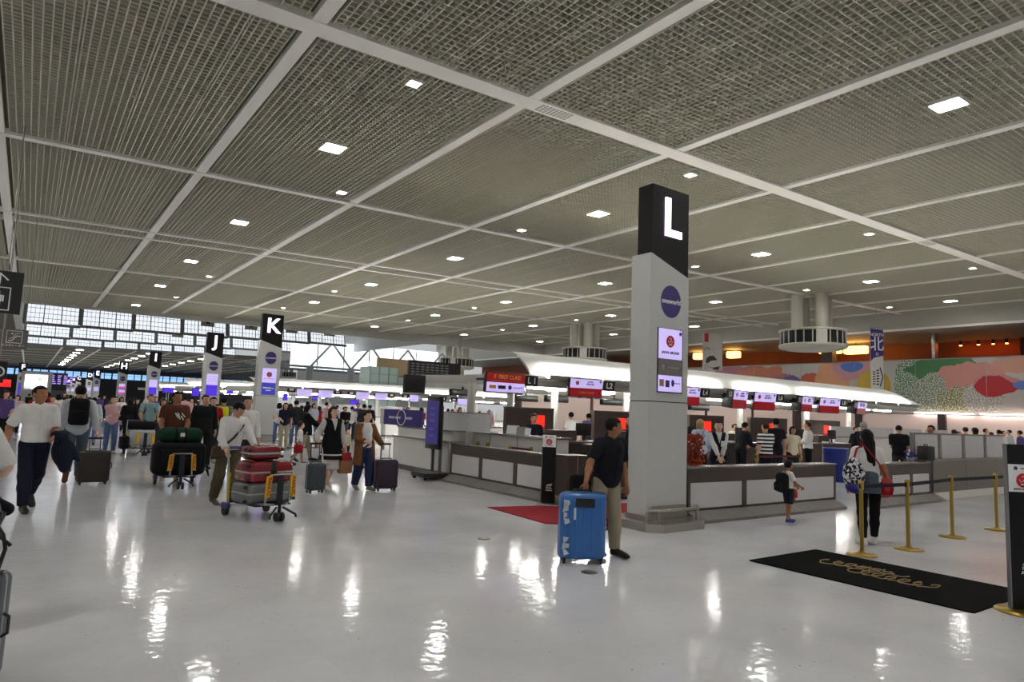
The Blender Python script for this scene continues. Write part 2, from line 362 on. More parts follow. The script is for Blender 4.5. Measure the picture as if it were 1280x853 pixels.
# ------------------------------------------------------------------ right side wall with gallery
def mural_mat():
    m = bpy.data.materials.new('mural_print'); m.use_nodes = True; nt = m.node_tree; b = nt.nodes['Principled BSDF']
    N = nt.nodes.new; lk = nt.links.new; b.inputs['Roughness'].default_value = .6
    tc = N('ShaderNodeTexCoord'); sp = N('ShaderNodeSeparateXYZ'); lk(tc.outputs['Object'], sp.inputs[0])
    nz = N('ShaderNodeTexNoise'); nz.inputs['Scale'].default_value = .9; nz.inputs['Detail'].default_value = 3; lk(tc.outputs['Object'], nz.inputs['Vector'])
    ns = N('ShaderNodeSeparateColor'); lk(nz.outputs['Color'], ns.inputs[0])
    vor = N('ShaderNodeTexVoronoi'); vor.inputs['Scale'].default_value = 3.5; lk(tc.outputs['Object'], vor.inputs['Vector'])
    nd = N('ShaderNodeTexNoise'); nd.inputs['Scale'].default_value = 13; nd.inputs['Detail'].default_value = 6; lk(tc.outputs['Object'], nd.inputs['Vector'])
    last = None
    def blob(cy, cz, ry, rz, col, dist, mode, last):
        def mth(op, a, bb, c=None):
            n = N('ShaderNodeMath'); n.operation = op
            for i, q in enumerate((a, bb)):
                if q is None: continue
                if isinstance(q, (int, float)): n.inputs[i].default_value = q
                else: lk(q, n.inputs[i])
            return n.outputs[0]
        dy = mth('ADD', sp.outputs[1], mth('MULTIPLY', mth('SUBTRACT', ns.outputs[0], .5), dist)); dz = mth('ADD', sp.outputs[2], mth('MULTIPLY', mth('SUBTRACT', ns.outputs[1], .5), dist*.7))
        a = mth('DIVIDE', mth('SUBTRACT', dy, cy), ry); c = mth('DIVIDE', mth('SUBTRACT', dz, cz), rz)
        r2 = mth('ADD', mth('MULTIPLY', a, a), mth('MULTIPLY', c, c)); mask = mth('LESS_THAN', r2, 1.0)
        mx = N('ShaderNodeMix'); mx.data_type = 'RGBA'; lk(mask, mx.inputs['Factor']); lk(last, mx.inputs['A'])
        if mode == 'flat': mx.inputs['B'].default_value = L3(col)
        else:
            c2 = N('ShaderNodeMix'); c2.data_type = 'RGBA'; c2.inputs['A'].default_value = L3(col)
            c2.inputs['B'].default_value = L3({'leaf': (196, 196, 192), 'flower': (222, 160, 150)}[mode])
            gt = mth('GREATER_THAN', nd.outputs['Fac'], .53); lk(gt, c2.inputs['Factor']); lk(c2.outputs['Result'], mx.inputs['B'])
        return mx.outputs['Result']
    base = N('ShaderNodeRGB'); base.outputs[0].default_value = L3((166, 163, 158)); last = base.outputs[0]
    for a in ((33, 5.1, 4.2, .95, (151, 94, 111), 2, 'flat'), (31.5, 5.5, 2.2, .5, (168, 103, 77), 2, 'flat'), (28.9, 4.4, .9, .8, (82, 77, 129), 1.5, 'flat'),
              (26.6, 4.7, 1.6, .6, (163, 79, 51), 1.5, 'flat'), (25.6, 5.0, 1.3, 1.1, (190, 137, 103), 1.4, 'flat'), (24.3, 5.6, 1.3, .8, (177, 129, 137), 1, 'flat'),
              (24.2, 5.75, .8, .35, (60, 94, 163), .4, 'flat'), (22.7, 4.3, 1.15, 1.25, (172, 144, 43), 0, 'flat'), (19.6, 4.6, 1.7, 2.0, (72, 113, 75), 1.5, 'leaf'),
              (18.4, 5.5, 2.0, .9, (60, 110, 67), 1.5, 'flat'), (18.9, 3.9, 1.7, 1.2, (103, 120, 94), 1.2, 'leaf'), (16.8, 5.1, 1.9, .7, (184, 129, 120), 1.6, 'flat'), (17.6, 4.4, .8, .9, (184, 129, 120), 1, 'flat'),
              (17.2, 3.4, 1.6, .9, (111, 116, 51), 1.2, 'leaf'), (16.2, 3.5, 1.2, 1.0, (144, 141, 135), .8, 'leaf'), (15.4, 4.5, 1.3, .5, (177, 120, 118), .8, 'flat'), (15.6, 4.3, 1.05, .6, (161, 34, 41), .9, 'flat'),
              (13.9, 4.4, .8, .3, (77, 103, 163), .6, 'flat'), (14.2, 5.6, 1.5, .5, (185, 137, 120), 1, 'flat'), (10, 4.6, 2, 1.2, (72, 113, 75), 1.5, 'leaf'), (5, 4.3, 2, 1.2, (184, 129, 120), 1.5, 'flat')):
        last = blob(*a, last)
    lk(last, b.inputs['Base Color']); return m
wr = struct('wall_right', 'side wall of the hall with an open upper gallery')
M_SOFF = M('soffit_panel', (186, 184, 172), .6, noise=.03); M_PINK = M('pale_pink_wall', (236, 214, 206), .6)
MB().box(47, 58, -25, 84, 8.05, 12).build('soffit', M_SOFF, wr)
MB().box(46.95, 47.1, -25, 84, 8.05, 8.2).build('soffit_lip', M_BEAM, wr)
MB().box(47, 47.25, -2, 60, 2.78, 6.05).build('mural_parapet', mural_mat(), wr)
for yy in range(0, 60, 4): MB().box(46.985, 47.0, yy-.012, yy+.012, 2.8, 6.0).build('parapet_joint', M('joint_grey', (150, 148, 145), .7), wr)
MB().box(46.97, 47.3, -2, 60, 6.05, 6.12).build('parapet_rail', M('rail_steel', (150, 150, 150), .3, .8), wr)
MB().box(47.25, 58, -25, 84, 2.55, 2.78).build('gallery_slab', M_WALL, wr)
M_ORNG = M('restaurant_wood', (150, 74, 34), .5, noise=.25, nscale=.8); M_DKB = M('restaurant_dark', (60, 30, 20), .6, noise=.2)
MB().box(55, 55.3, 16.5, 84, 2.8, 8.05).build('restaurant_wall', M_ORNG, wr)
MB().box(54.5, 54.8, -25, 16.5, 2.8, 8.05).build('restaurant_wall', M_DKB, wr)
MB().box(50.5, 51.2, 27.5, 28.4, 2.8, 8.05).build('pillar', M('pillar_grey', (96, 92, 88), .5), wr)
MB().box(49.0, 49.5, 19.6, 19.8, 2.8, 8.05).build('pillar', M('pillar_steel', (190, 190, 190), .25, .9), wr)
MB().box(46.6, 47, -25, 60, 0, 2.5).build('lower_wall', M_PINK, wr)
for yy, ww in ((12.6, .5), (18.3, .45), (23.5, .4), (28, .45), (33.5, .5)):
    MB().box(46.4, 46.65, yy-ww/2, yy+ww/2, 0, 2.55).build('pilaster', M('pilaster_brown', (58, 40, 36), .5), wr)
for y0 in (9, 12.9, 16.6):
    t = thing('light_strip' if y0 > 10 else 'light_strip_offscreen', 'white fluorescent strip along the bottom of the mural wall', 'light', (46.52, y0, 2.62), 0, 'fluorescent strips under the mural')
    MB().box(-.06, .06, 0, 3.3, -.03, .03).build('tube', M('strip_glow', (255, 255, 255), emit=8, ecol=(255, 238, 228)), t); MB().box(-.1, .1, -.05, 3.35, .03, .09).build('housing', M_BEAM, t)
# warm lamps in the restaurant gallery
M_WRM2 = M('paper_glow', (255, 214, 150), emit=2.2, ecol=(255, 186, 100))
for pxl, pyl, ln in ((1038, 437, 1.7), (1070, 437, 1.7), (917, 443, 1.2), (873, 445, .9)):
    ql = onX(pxl, pyl, 51.5); yy, zz = ql[1], ql[2]
    t = thing('paper_lantern', 'long glowing paper lantern hanging in the restaurant gallery', 'lantern', (51.5, yy, zz), 0, 'paper lanterns in the restaurant gallery')
    MB().rbox(-.35, .35, -ln/2, ln/2, -.35, .25, .15, .1).build('lantern_shade', M_WRM2, t); MB().cyl((0, 0, .2), (0, 0, 8.05-zz), .015, n=6).build('cord', M_DARK, t)
for yy in (17.2, 18.0, 18.9, 20.0):
    t = thing('wall_spotlight', 'warm spotlight washing the orange restaurant wall', 'light', (54.3, yy, 7.7), 0, 'spotlights in the restaurant gallery')
    MB().cyl((0, 0, -.02), (0, 0, .3), .09, n=10).build('can', M_DARK, t)
    MB().cyl((0, 0, -.05), (0, 0, -.021), .08, n=10).build('lens', M('spot_glow', (255, 170, 90), emit=26, ecol=(255, 130, 50)), t)
# glazed atrium wall behind the roof light
at_ = struct('window_2', 'bright glazed atrium wall behind the far canopies')
M_ATR = M('atrium_glass', (238, 242, 246), .3, emit=.75, ecol=(236, 242, 250))
for k in range(6):
    MB().box(26+3.5*k, 29.3+3.5*k, 83, 83.1, 6.0, 9.6).build('pane', M_ATR, at_)
MB().box(20, 47, 82.9, 83.2, 5.7, 6.0).build('transom', M_MUN, at_)
MB().box(27, 47, 82.9, 83.2, 0, 5.7).build('lower_panel', M('atrium_wall', (196, 196, 194), .6), at_)
MB().box(34.5, 46.9, 76, 76.4, 5.6, 7.6).build('beige_panel', M('beige_panel', (206, 176, 132), .6), at_)
tr = struct('trim_1', 'white steel roof trusses in front of the atrium glazing')
M_STEEL = M('truss_white', (188, 192, 194), .4)
for k in range(4):
    x = 27.5+5.2*k
    a = MB(); a.tube([(x, 80, 6.1), (x+2.6, 80, 9.2)], .14, 8); a.build('brace', M_STEEL, tr)
    a = MB(); a.tube([(x+2.6, 80, 9.2), (x+5.2, 80, 6.1)], .14, 8); a.build('brace', M_STEEL, tr)
MB().tube([(20, 80, 6.1), (47, 80, 6.1)], .14, 8).build('chord', M_STEEL, tr)
for x in (27.5, 32.7, 43): MB().cyl((x, 80, 0), (x, 80, 6.2), .45, n=14).build('post', M_STEEL, tr)
# ------------------------------------------------------------------ sign columns
M_COL = M('column_panel', (200, 202, 200), .16, .0, noise=.04, nscale=30, spec=.6); M_HEAD = M('header_black', (13, 12, 15), .4, spec=.3)
M_LET = M('letter_glow', (250, 242, 255), emit=1.0, ecol=(240, 226, 255)); M_PURP = M('logo_purple', (62, 50, 120), .35); M_WHT = M('print_white', (240, 240, 240), .5)
M_SS = M('stainless', (176, 172, 164), .28, .85); M_JRED = M('logo_red', (190, 24, 44), .5)
M_SCRW = M('screen_white', (205, 190, 250), emit=.28, ecol=(205, 190, 252)); M_SCRP = M('screen_purple', (70, 40, 200), emit=.33, ecol=(74, 44, 205)); M_SCRB = M('screen_blue', (40, 44, 130), emit=.5, ecol=(44, 48, 136))
M_SCRG = M('screen_grey', (66, 62, 60), emit=.35, ecol=(70, 66, 62)); M_BEZ = M('bezel_black', (16, 16, 18), .3); M_PBLK = M('print_black', (24, 24, 28), .6)
M_SCRR = M('screen_red', (140, 8, 20), emit=.2, ecol=(136, 6, 18)); M_GOLDP = M('print_gold', (214, 170, 84), .4); M_SCRM = M('screen_magenta', (210, 50, 150), emit=.4, ecol=(210, 60, 160))
M_GREYP = M('print_grey', (150, 146, 150), .6)
def disc(c, r, mat, name, parent, n=28, dy=.004, sz=1.0):
    b = MB(); b.rings([[(c[0]+r*math.cos(a), c[1]+s, c[2]+r*sz*math.sin(a)) for a in [-2*math.pi*k/n for k in range(n)]] for s in (0, -dy)], True, False)
    return b.build(name, mat, parent)
def crane(c, r, parent, y):
    """round red crane badge: disc, white wings ring cut, white head curl and bar"""
    d = disc((c[0], y, c[2]), r, M_JRED, 'badge', parent)
    b = MB()
    for s in (-1, 1):   # white gaps between wing and body
        b.tube([(c[0]+s*r*.62*math.sin(t), y-.005, c[2]-r*.28+r*.95*(1-math.cos(t))*.55) for t in (0.35, .7, 1.05, 1.4)], r*.05, 5)
    b.tube([(c[0]-r*.28, y-.005, c[2]+r*.42), (c[0]-.02*r, y-.005, c[2]+r*.58), (c[0]+r*.22, y-.005, c[2]+r*.4), (c[0]+r*.1, y-.005, c[2]+r*.1), (c[0]-r*.12, y-.005, c[2]-r*.12)], r*.07, 5)
    b.box(c[0]-r*.4, c[0]+r*.4, y-.007, y-.0045, c[2]-r*.62, c[2]-r*.46)
    b.build('badge_mark', M_WHT, d); return d
def sign_column(letter, x, y, label, screens=(), detail=2, fwd=-1, group=None):
    t = thing('sign_column', label, 'sign column', (x, y, 0))
    W, D = .92, .40
    # body lower and upper panels (front trapezoid top)
    MB().box(0, W, 0, D, .18, 1.93).build('lower_panel', M_COL, t)
    b = MB(); b.prism([(0, 1.945), (W, 1.945), (W, 3.99), (.035, 4.28), (0, 4.28)], 'y', 0, D); b.build('upper_panel', M_COL, t)
    MB().box(.01, W-.01, .01, D-.01, 1.9, 1.97).build('joint', M_DARK, t)
    h = MB(); h.prism([(.04, 4.2), (W-.005, 3.9), (W-.005, 5.42), (.04, 5.42)], 'y', .012, D-.08); hd = h.build('header', M_HEAD, t)
    text(letter, .88, M_LET, t, (.5, .0, 4.9), bold=.022, depth=.012, name='letter')
    lg = disc((.49, 0, 3.55), .24, M_PURP, 'logo_disc', t, sz=1.1)
    text('oneworld', .115, M_WHT, lg, (.49, -.008, 3.55), bold=.008)
    if detail >= 2:
        for zz in (.18,):
            pl = MB(); pl.prism([(-.2, -.18), (.0, -.36), (W, -.36), (W+.2, -.18), (W+.2, D+.18), (W, D+.36), (0, D+.36), (-.2, D+.18)], 'z', 0, .12); pl.build('plinth', M_SS, t)
            MB().box(-.02, W+.02, -.02, D+.02, .12, .2).build('foot_trim', M_SS, t)
            rail = [(-.12, -.12, .3), (.02, -.24, .3), (W-.02, -.24, .3), (W+.12, -.12, .3)]
            b = MB(); b.tube(rail, .03, 8); rr = b.build('guard_rail', M_SS, t)
            for p in rail: MB().cyl((p[0], p[1], .1), (p[0], p[1], .3), .022, n=8).build('rail_post', M_SS, rr)
            for k in range(5): MB().box(.1, W-.06, -.035, -.02, .2+k*.03, .218+k*.03).build('vent_slat', M_SS, t)
    for (z0, z1, mt) in screens:
        MB().box(.19, .76, -.022, 0, z0, z1).build('screen', mt, t)
    return t
cX = 7.765
tL = sign_column('L', cX, 7.15, 'tall grey sign column with a lit white letter L and steel plinth', detail=2)
fr = MB().box(.185, .775, -.012, 0, 2.08, 3.11).build('screen_frame', M_BEZ, tL)
MB().box(.2, .745, -.024, -.012, 2.62, 3.1).build('screen', M_SCRW, tL); MB().box(.2, .745, -.024, -.012, 2.36, 2.615).build('screen', M_SCRG, tL); MB().box(.2, .745, -.024, -.012, 2.1, 2.355).build('screen', M_SCRW, tL)
crane((.46, 0, 2.9), .095, tL, -.026)
text('JAPAN AIRLINES', .058, M_PBLK, tL, (.47, -.026, 2.72), bold=.012)
disc((.7, -.025, 3.04), .03, M_PURP, 'logo_dot', tL)
MB().box(.38, .68, -.027, -.024, 2.47, 2.5).build('screen_print', M_GREYP, tL); disc((.3, -.025, 2.485), .045, M_GREYP, 'emblem', tL, 14)
MB().box(.22, .32, -.028, -.024, 2.18, 2.29).build('card_print', M('print_tan', (170, 130, 90), .6), tL); MB().box(.36, .45, -.028, -.024, 2.17, 2.28).build('card_print', M_PURP, tL)
disc((.53, -.025, 2.24), .035, M_PURP, 'logo_dot', tL, sz=1.6); text('oneworld', .035, M_GREYP, tL, (.64, -.026, 2.24))
tK = sign_column('K', cX, 29.0, 'grey sign column with a lit letter K above a crane badge', ((2.5, 3.1, M_SCRW), (1.98, 2.49, M_SCRB)))
crane((.47, 0, 2.84), .11, tK, -.025); text('JAPAN AIRLINES', .06, M_JRED, tK, (.47, -.026, 2.66)); MB().box(.24, .58, -.025, -.022, 2.25, 2.3).box(.6, .7, -.025, -.022, 2.24, 2.28).box(.36, .58, -.025, -.022, 2.15, 2.19).build('screen_print', M_WHT, tK)
tJ = sign_column('J', cX, 39.8, 'grey sign column with a lit letter J and violet screen', ((2.5, 3.1, M_SCRW), (1.9, 2.49, M_SCRP)))
for q in range(3): MB().box(.26, .68, -.026, -.022, 2.95-.13*q, 2.97-.13*q).build('screen_print', M_GREYP, tJ)
sign_column('I', cX, 61.3, 'grey sign column with a lit letter I and violet screen', ((2.5, 3.1, M_SCRW), (1.9, 2.49, M_SCRP)), 1)
tH = sign_column('H', cX, 83.4, 'grey sign column with a lit letter H and pink striped screen', ((2.7, 3.0, M_SCRW), (2.5, 2.69, M_SCRM), (2.1, 2.35, M_SCRW), (1.9, 2.09, M_SCRM)), 1)
for l, yy in (('E', 117), ('D', 132), ('C', 161), ('B', 180), ('A', 202)):
    sign_column(l, cX, yy, 'distant grey sign column with a lit letter '+l, ((2.3, 2.9, M_SCRW),), 1)
tF = sign_column('F', -1.2, 106.9, 'grey sign column with a lit letter F and left arrow', ((1.2, 2.9, M_SCRP),), 1)
text('←', .7, M_PBLK, tF, (.45, -.02, 3.4), bold=.02)

# ------------------------------------------------------------------ low brown counters of the near island
M_BRN = M('dark_laminate', (74, 63, 57), .4, noise=.08, nscale=5); M_PANEL = M('counter_panel', (206, 204, 206), .45, noise=.05, nscale=4); M_CTOP = M('counter_edge', (150, 148, 144), .25, .6)
M_SLATE = M('kick_stone', (122, 118, 114), .25, noise=.12, nscale=6); M_CHR = M('chrome_bar', (200, 200, 200), .2, .9); M_WCTR = M('counter_white', (214, 212, 208), .4)
def low_counter(label, length, loc, rotz, nb, h=.89):
    """front faces local -Y, runs along local +X from 0"""
    t = thing('service_counter', label, 'counter', loc, rotz)
    MB().box(0, length, .26, .5, .17, h-.03).build('body', M_BRN, t)
    MB().box(-.01, length+.01, .22, .54, h-.03, h).build('worktop', M_CTOP, t)
    MB().box(0, length, .235, .26, h-.25, h-.03).build('fascia', M_BRN, t)
    bw = length/nb
    for k in range(nb):
        MB().box(k*bw+.07, (k+1)*bw-.07, .238, .26, .21, h-.26).build('panel', M_PANEL, t)
        MB().box(k*bw-.06 if k else 0, k*bw+.06, .23, .26, .17, h-.25).build('post', M_BRN, t)
        b = MB(); b.prism([(0, 0), (.5, 0), (.5, .17), (.24, .17), (0, .05)], 'x', k*bw+.006, (k+1)*bw-.006); b.build('kick_plinth', M_SLATE, t)
    MB().box(length-.06, length, .23, .26, .17, h-.25).build('post', M_BRN, t)
    return t
lcA = low_counter('long brown counter with white front panels behind the small boy', 4.6, (8.95, 7.1, 0), 0, 3)
low_counter('short brown counter with white panels behind the belt posts', 2.9, (14.4, 6.85, 0), 0, 3)
lc = low_counter('brown counter with three white panels beside the red carpet', 3.9, (8.05, 13.85, 0), -math.pi/2, 3)
eb = thing('end_block', 'dark brown counter end block with a steel corner bar beside the red carpet', 'counter', (8.2, 9.5, 0))
MB().box(.0, .52, 0.0, .4, .16, .9).build('body', M_BRN, eb); MB().box(.02, .5, .02, .4, 0, .16).build('kick_plinth', M_SS, eb)
for xx in (.22, .5): MB().box(xx, xx+.025, -.012, .0, .16, .9).build('corner_bar', M_CHR, eb)
MB().box(-.01, .53, -.015, .41, .9, .92).build('worktop', M_BRN, eb)
# brown end upright beside column L
ep = MB().box(-.06, -.005, .3, .6, 0, .9).build('end_panel', M_BRN, lcA); MB().box(-.045, -.02, .288, .3, .05, .9).build('corner_bar', M_CHR, ep)
# grey long counter with white screens above, behind the right belt posts
t = thing('service_counter', 'long grey counter below white partition screens', 'counter', (17.5, 6.85, 0))
M_GRYC = M('counter_grey', (112, 106, 100), .4, noise=.05)
for k in range(3):
    MB().box(k*1.9+.01, k*1.9+1.89, .26, .8, .17, .92).build('body', M_GRYC, t)
    b = MB(); b.prism([(0, 0), (.5, 0), (.5, .17), (.24, .17), (0, .05)], 'x', k*1.9, k*1.9+1.9); b.build('kick_plinth', M('kick_white', (190, 186, 180), .3), t)
MB().box(-.25, 0, .3, .8, 0, .92).build('end_post', M_BRN, t)
for k in range(4):
    s = thing('partition_screen', 'white partition screen with grey posts on the grey counter', 'screen', (17.4+1.45*k, 7.5, .9), 0, 'white screens on the grey counter')
    MB().box(.09, 1.36, 0, .05, .03, .62).build('screen_panel', M_PANEL, s); MB().box(0, .085, -.02, .07, 0, .66).build('post', M_CTOP, s); MB().box(.09, 1.45, -.01, .06, .62, .66).build('top_rail', M_CTOP, s)

# ------------------------------------------------------------------ red carpets and black mat
M_RED = M('red_carpet', (150, 14, 34), .95, noise=.1, nscale=40, bump=.3, bscale=200)
b = MB(); b.prism([(6.72, 9.9), (6.62, 8.15), (7.52, 7.52), (7.62, 7.95), (9.2, 7.95), (10.6, 9.2)], 'z', .0, .012)
tag(b.build('red_carpet', M_RED), 'red carpet runner leading in between the counter and sign column L', 'carpet')
b = MB(); b.prism([(9.6, 11.4), (9.4, 10.6), (14.2, 9.6), (14.6, 10.9)], 'z', 0, .012)
tag(b.build('red_carpet', M_RED), 'red carpet in front of the check-in desks behind the man with the blue suitcase', 'carpet')
tm = thing('floor_mat', 'black entrance mat with gold script lying before the belt posts', 'mat', (8.03, 3.84, 0))
MB().rbox(-.75, .75, -1.2, 1.2, 0, .014, .03, .006).build('mat_base', M('mat_black', (9, 9, 11), .95, spec=.1, bump=.4, bscale=300), tm)
M_MGOLD = M('mat_gold', (150, 128, 88), .8)
def scrawl(y0, x0, n, amp, seed, ln):
    rnd = random.Random(seed); b = MB()
    for q in range(n):
        cx_, cy_ = x0+rnd.uniform(-.05, .05), y0-ln*q/n
        pts = []
        for k in range(15):
            a = k/14*math.pi*2.3+rnd.uniform(0, .4); pts.append((cx_+amp*math.sin(a)*(.6+.5*rnd.random()), cy_+ln/n*1.2*(k/14-.5)+amp*.5*math.cos(a), .017))
        b.tube(pts, .008, 4)
    return b
scrawl(.62, .12, 5, .15, 3, .7).build('script_lettering', M_MGOLD, tm); scrawl(.2, -.06, 6, .14, 8, .85).build('script_lettering', M_MGOLD, tm); scrawl(.3, .2, 4, .07, 5, .6).build('script_lettering', M_MGOLD, tm)
# brass floor covers
for p, lab in (((605, 674), 'small round brass floor cover before the brown counter'), ((737, 716), 'small round brass floor cover in front of the blue suitcase')):
    q = fl(*p); t = thing('floor_cover', lab, 'floor cover', (q[0], q[1], 0))
    MB().lathe([(.01, 0), (.085, 0), (.09, .003), (.085, .006), (.01, .006)], 20).build('cover_plate', M('brass_dull', (120, 108, 78), .4, .7), t); MB().cyl((0, 0, .006), (0, 0, .009), .03, n=10).build('screw_cap', M_SS, t)

# ------------------------------------------------------------------ belt posts
M_GOLD = M('gold_metal', (176, 148, 70), .3, .85); M_BELT = M('belt_black', (26, 26, 28), .8); M_BELTR = M('belt_red', (96, 20, 26), .8)
def stanchion(x, y, label, to=None, belt=M_BELT, group=None, h=.95, sag=0, gm=None):
    M_GOLD = gm or MATS['gold_metal']
    t = thing('belt_post', label, 'belt post', (x, y, 0), 0, group)
    MB().lathe([(.01, 0), (.185, 0), (.19, .01), (.17, .022), (.06, .034), (.03, .05), (.03, .06)], 24).build('base', M_GOLD, t)
    MB().cyl((0, 0, .05), (0, 0, h-.1), .026, n=12).build('post', M_GOLD, t)
    MB().lathe([(.01, h-.1), (.034, h-.1), (.034, h), (.025, h+.01), (.01, h+.01)], 14).build('cassette', M_GOLD, t)
    MB().box(-.038, .038, -.012, .012, h-.09, h-.03).build('belt_clip', M_BELT, t)
    if to is not None:
        dx, dy = to[0]-x, to[1]-y; n = math.hypot(dx, dy); ux, uy = dx/n*.03, dy/n*.03; px_, py_ = -uy/10, ux/10
        b = MB(); b.add([(ux+px_, uy+py_, h-.085), (dx-ux+px_, dy-uy+py_, h-.085), (dx-ux+px_, dy-uy+py_, h-.035), (ux+px_, uy+py_, h-.035), (ux-px_, uy-py_, h-.085), (dx-ux-px_, dy-uy-py_, h-.085), (dx-ux-px_, dy-uy-py_, h-.035), (ux-px_, uy-py_, h-.035)],
              [(0, 1, 2, 3), (7, 6, 5, 4), (3, 2, 6, 7), (0, 4, 5, 1), (0, 3, 7, 4), (1, 5, 6, 2)]); b.build('belt', belt, t)
    return t
SP = [(9.06, 4.56), (10.12, 4.45), (11.95, 4.6), (13.63, 4.56), (16.2, 4.55)]
labs = ['gold belt post standing at the corner of the black mat', 'gold belt post next along from the black mat corner', 'gold belt post in front of the grey counter, third from the mat', 'gold belt post behind the black crane-badge sign', 'gold belt post at the far end of the black belt line']
for k in range(5): stanchion(SP[k][0], SP[k][1], labs[k], SP[k+1] if k < 4 else None)
ip = [(11.3, 9.0), (13.4, 9.3)]
stanchion(*onY(946, 560, 9.1)[:2], 'gold belt post with dark red belt behind the striped-shirt passenger', onY(1000, 560, 9.1)[:2], M_BELTR)
stanchion(*onY(1000, 560, 9.1)[:2], 'gold belt post at the end of the dark red belt before the white-shirted passenger')
for k, (px_, Y) in enumerate(((586, 12.0), (598, 11.6), (610, 11.2))):
    q = onX(px_, 548, 8.79); stanchion(q[0], q[1], 'gold belt post behind the brown counter with three panels', None, group='belt posts behind the brown counter')
a_, b_ = onX(638, 556, 8.79), onX(664, 560, 8.79)
stanchion(a_[0], a_[1], 'gold belt post with dark red belt behind the black totem sign', (b_[0], b_[1]), M_BELTR); stanchion(b_[0], b_[1], 'gold belt post hidden behind the black totem sign')

# ------------------------------------------------------------------ totem signs
def totem(label, x, y, rz, w, h, card, base_mat, low):
    t = thing('totem_sign', label, 'sign', (x, y, 0), rz)
    MB().lathe([(.01, 0), (max(.2, w*.9), 0), (max(.205, w*.92), .012), (w*.6, .03), (.01, .03)], 28).build('base', base_mat, t)
    MB().rbox(-w/2, w/2, -.02, .02, .03, h, .008, .004).build('board', M('totem_black', (12, 12, 14), .3, spec=.3), t)
    MB().box(-w/2-.012, -w/2, -.022, .022, .03, h).build('edge_strip', M('edge_grey', (130, 130, 132), .3, .4), t)
    c = MB().box(-w/2+.003, w/2-.003, -.027, -.021, card[0], card[1]).build('card', M_WHT, t)
    ch = card[1]-card[0]; crane((0, 0, card[0]+ch*.42), ch*.26, c, -.028)
    text('JAPAN AIRLINES', ch*.1, M_PBLK, c, (0, -.029, card[0]+ch*.1)); disc((-w*.25, -.028, card[0]+ch*.86), ch*.07, M_PURP, 'logo_dot', c); text('oneworld', ch*.1, M_PURP, c, (w*.1, -.029, card[0]+ch*.86))
    b = MB()
    for q in range(4): b.tube([(-w*.12+.03*q*w/.3, -.024, low+.02), (-w*.02+.03*q*w/.3, -.024, low+.05+.008*q)], .006, 5)
    b.build('airport_mark', M_WHT, t)
    text('Narita\nAirport', .042, M_WHT, t, (w*.06, -.023, low-.03), bold=.01)
    return t
totem('black totem sign with crane badge card on a round gold base beside the mat', 7.81, 2.40, -math.radians(37), .28, 1.57, (1.12, 1.38), M_GOLD, .42)
totem('slim black totem sign with crane badge card standing before the brown counter', 8.0, 9.8, -math.radians(55), .26, 1.28, (1.06, 1.28), M_SS, .32)
# digital signage stand
t = thing('digital_sign', 'tall dark digital sign with violet screen on a wheeled black stand', 'digital sign', (8.02, 14.3, 0), -math.radians(93))
MB().rbox(-.38, .38, -.35, .35, .07, .17, .03, .01).build('base', M('stand_black', (40, 42, 42), .4), t)
for sx in (-.3, .3):
    for sy in (-.28, .28): MB().cyl((sx-.02, sy, .04), (sx+.02, sy, .04), .04, n=10).build('caster', M_DARK, t)
for sx in (-.2, .2): MB().box(sx-.03, sx+.03, .1, .16, .17, 1.75).build('upright', M('stand_steel', (120, 122, 122), .3, .6), t)
MB().rbox(-.36, .36, -.02, .08, .72, 1.98, .02, .01).build('screen_case', M_BEZ, t); MB().box(-.31, .31, -.024, -.018, .84, 1.86).build('screen', M('screen_dimviolet', (52, 44, 110), emit=.16, ecol=(60, 50, 130)), t)
b = MB()
for q, zz in enumerate((1.7, 1.55, 1.4, 1.2, 1.05)): b.box(-.12, .12, -.027, -.023, zz-.03, zz+.02)
b.build('screen_print', M('print_violet', (110, 100, 180), .5), t)
MB().box(-.14, .14, .08, .18, 1.2, 1.6).build('control_box', M_BEZ, t)

# ------------------------------------------------------------------ white curved information counter
t = thing('information_counter', 'white rounded information counter with a stepped top', 'counter', (0, 0, 0))
def path_off(off): return [(8.48+off, 14.3), (8.48+off, 17.0)] + [(10.0+(-1.52+off)*math.cos(a), 17.0+(1.52-off)*math.sin(a)) for a in [math.radians(d) for d in (15, 30, 45, 60, 75, 90)]] + [(13.5, 18.52-off)]
def strip(o0, o1, z0, z1, name, mat):
    pa, pb = path_off(o0), path_off(o1)
    for k in range(len(pa)-1):
        g0, g1 = pa[k], pa[k+1]; h0, h1 = pb[k], pb[k+1]
        b = MB(); b.prism([g0, g1, h1, h0], 'z', z0, z1); b.build(name, mat, t)
strip(.0, .5, .14, .86, 'front_panel', M_WCTR); strip(.06, .5, 0, .14, 'kick_plinth', M_SLATE); strip(-.04, .55, .86, .9, 'worktop', M_CHR); strip(.12, .5, .9, 1.13, 'upper_panel', M_WCTR); strip(.08, .55, 1.13, 1.17, 'upper_top', M_CHR)
t = thing('counter_sign', 'violet sign with a ring logo standing on the white information counter', 'sign', (8.72, 16.0, 1.17), -math.pi/2)
MB().box(-2.5, -.15, -.03, .03, 0, .45).build('board', M('sign_violet', (44, 34, 112), .5), t); MB().box(-2.7, -2.5, -.05, .05, 0, .45).build('side_block', M_WCTR, t)
b = MB(); b.tube([(-1.35+.26*math.cos(a), -.036, .225+.21*math.sin(a)) for a in [2*math.pi*k/24 for k in range(25)]], .012, 5, False); b.build('ring_logo', M_WHT, t)
[MB().box(xa, xb, -.036, -.03, .185, .25).build('sign_print', M('print_lilac', (190, 184, 214), .5), t) for xa, xb in ((-2.15, -1.8), (-1.74, -1.4), (-1.1, -.7))]
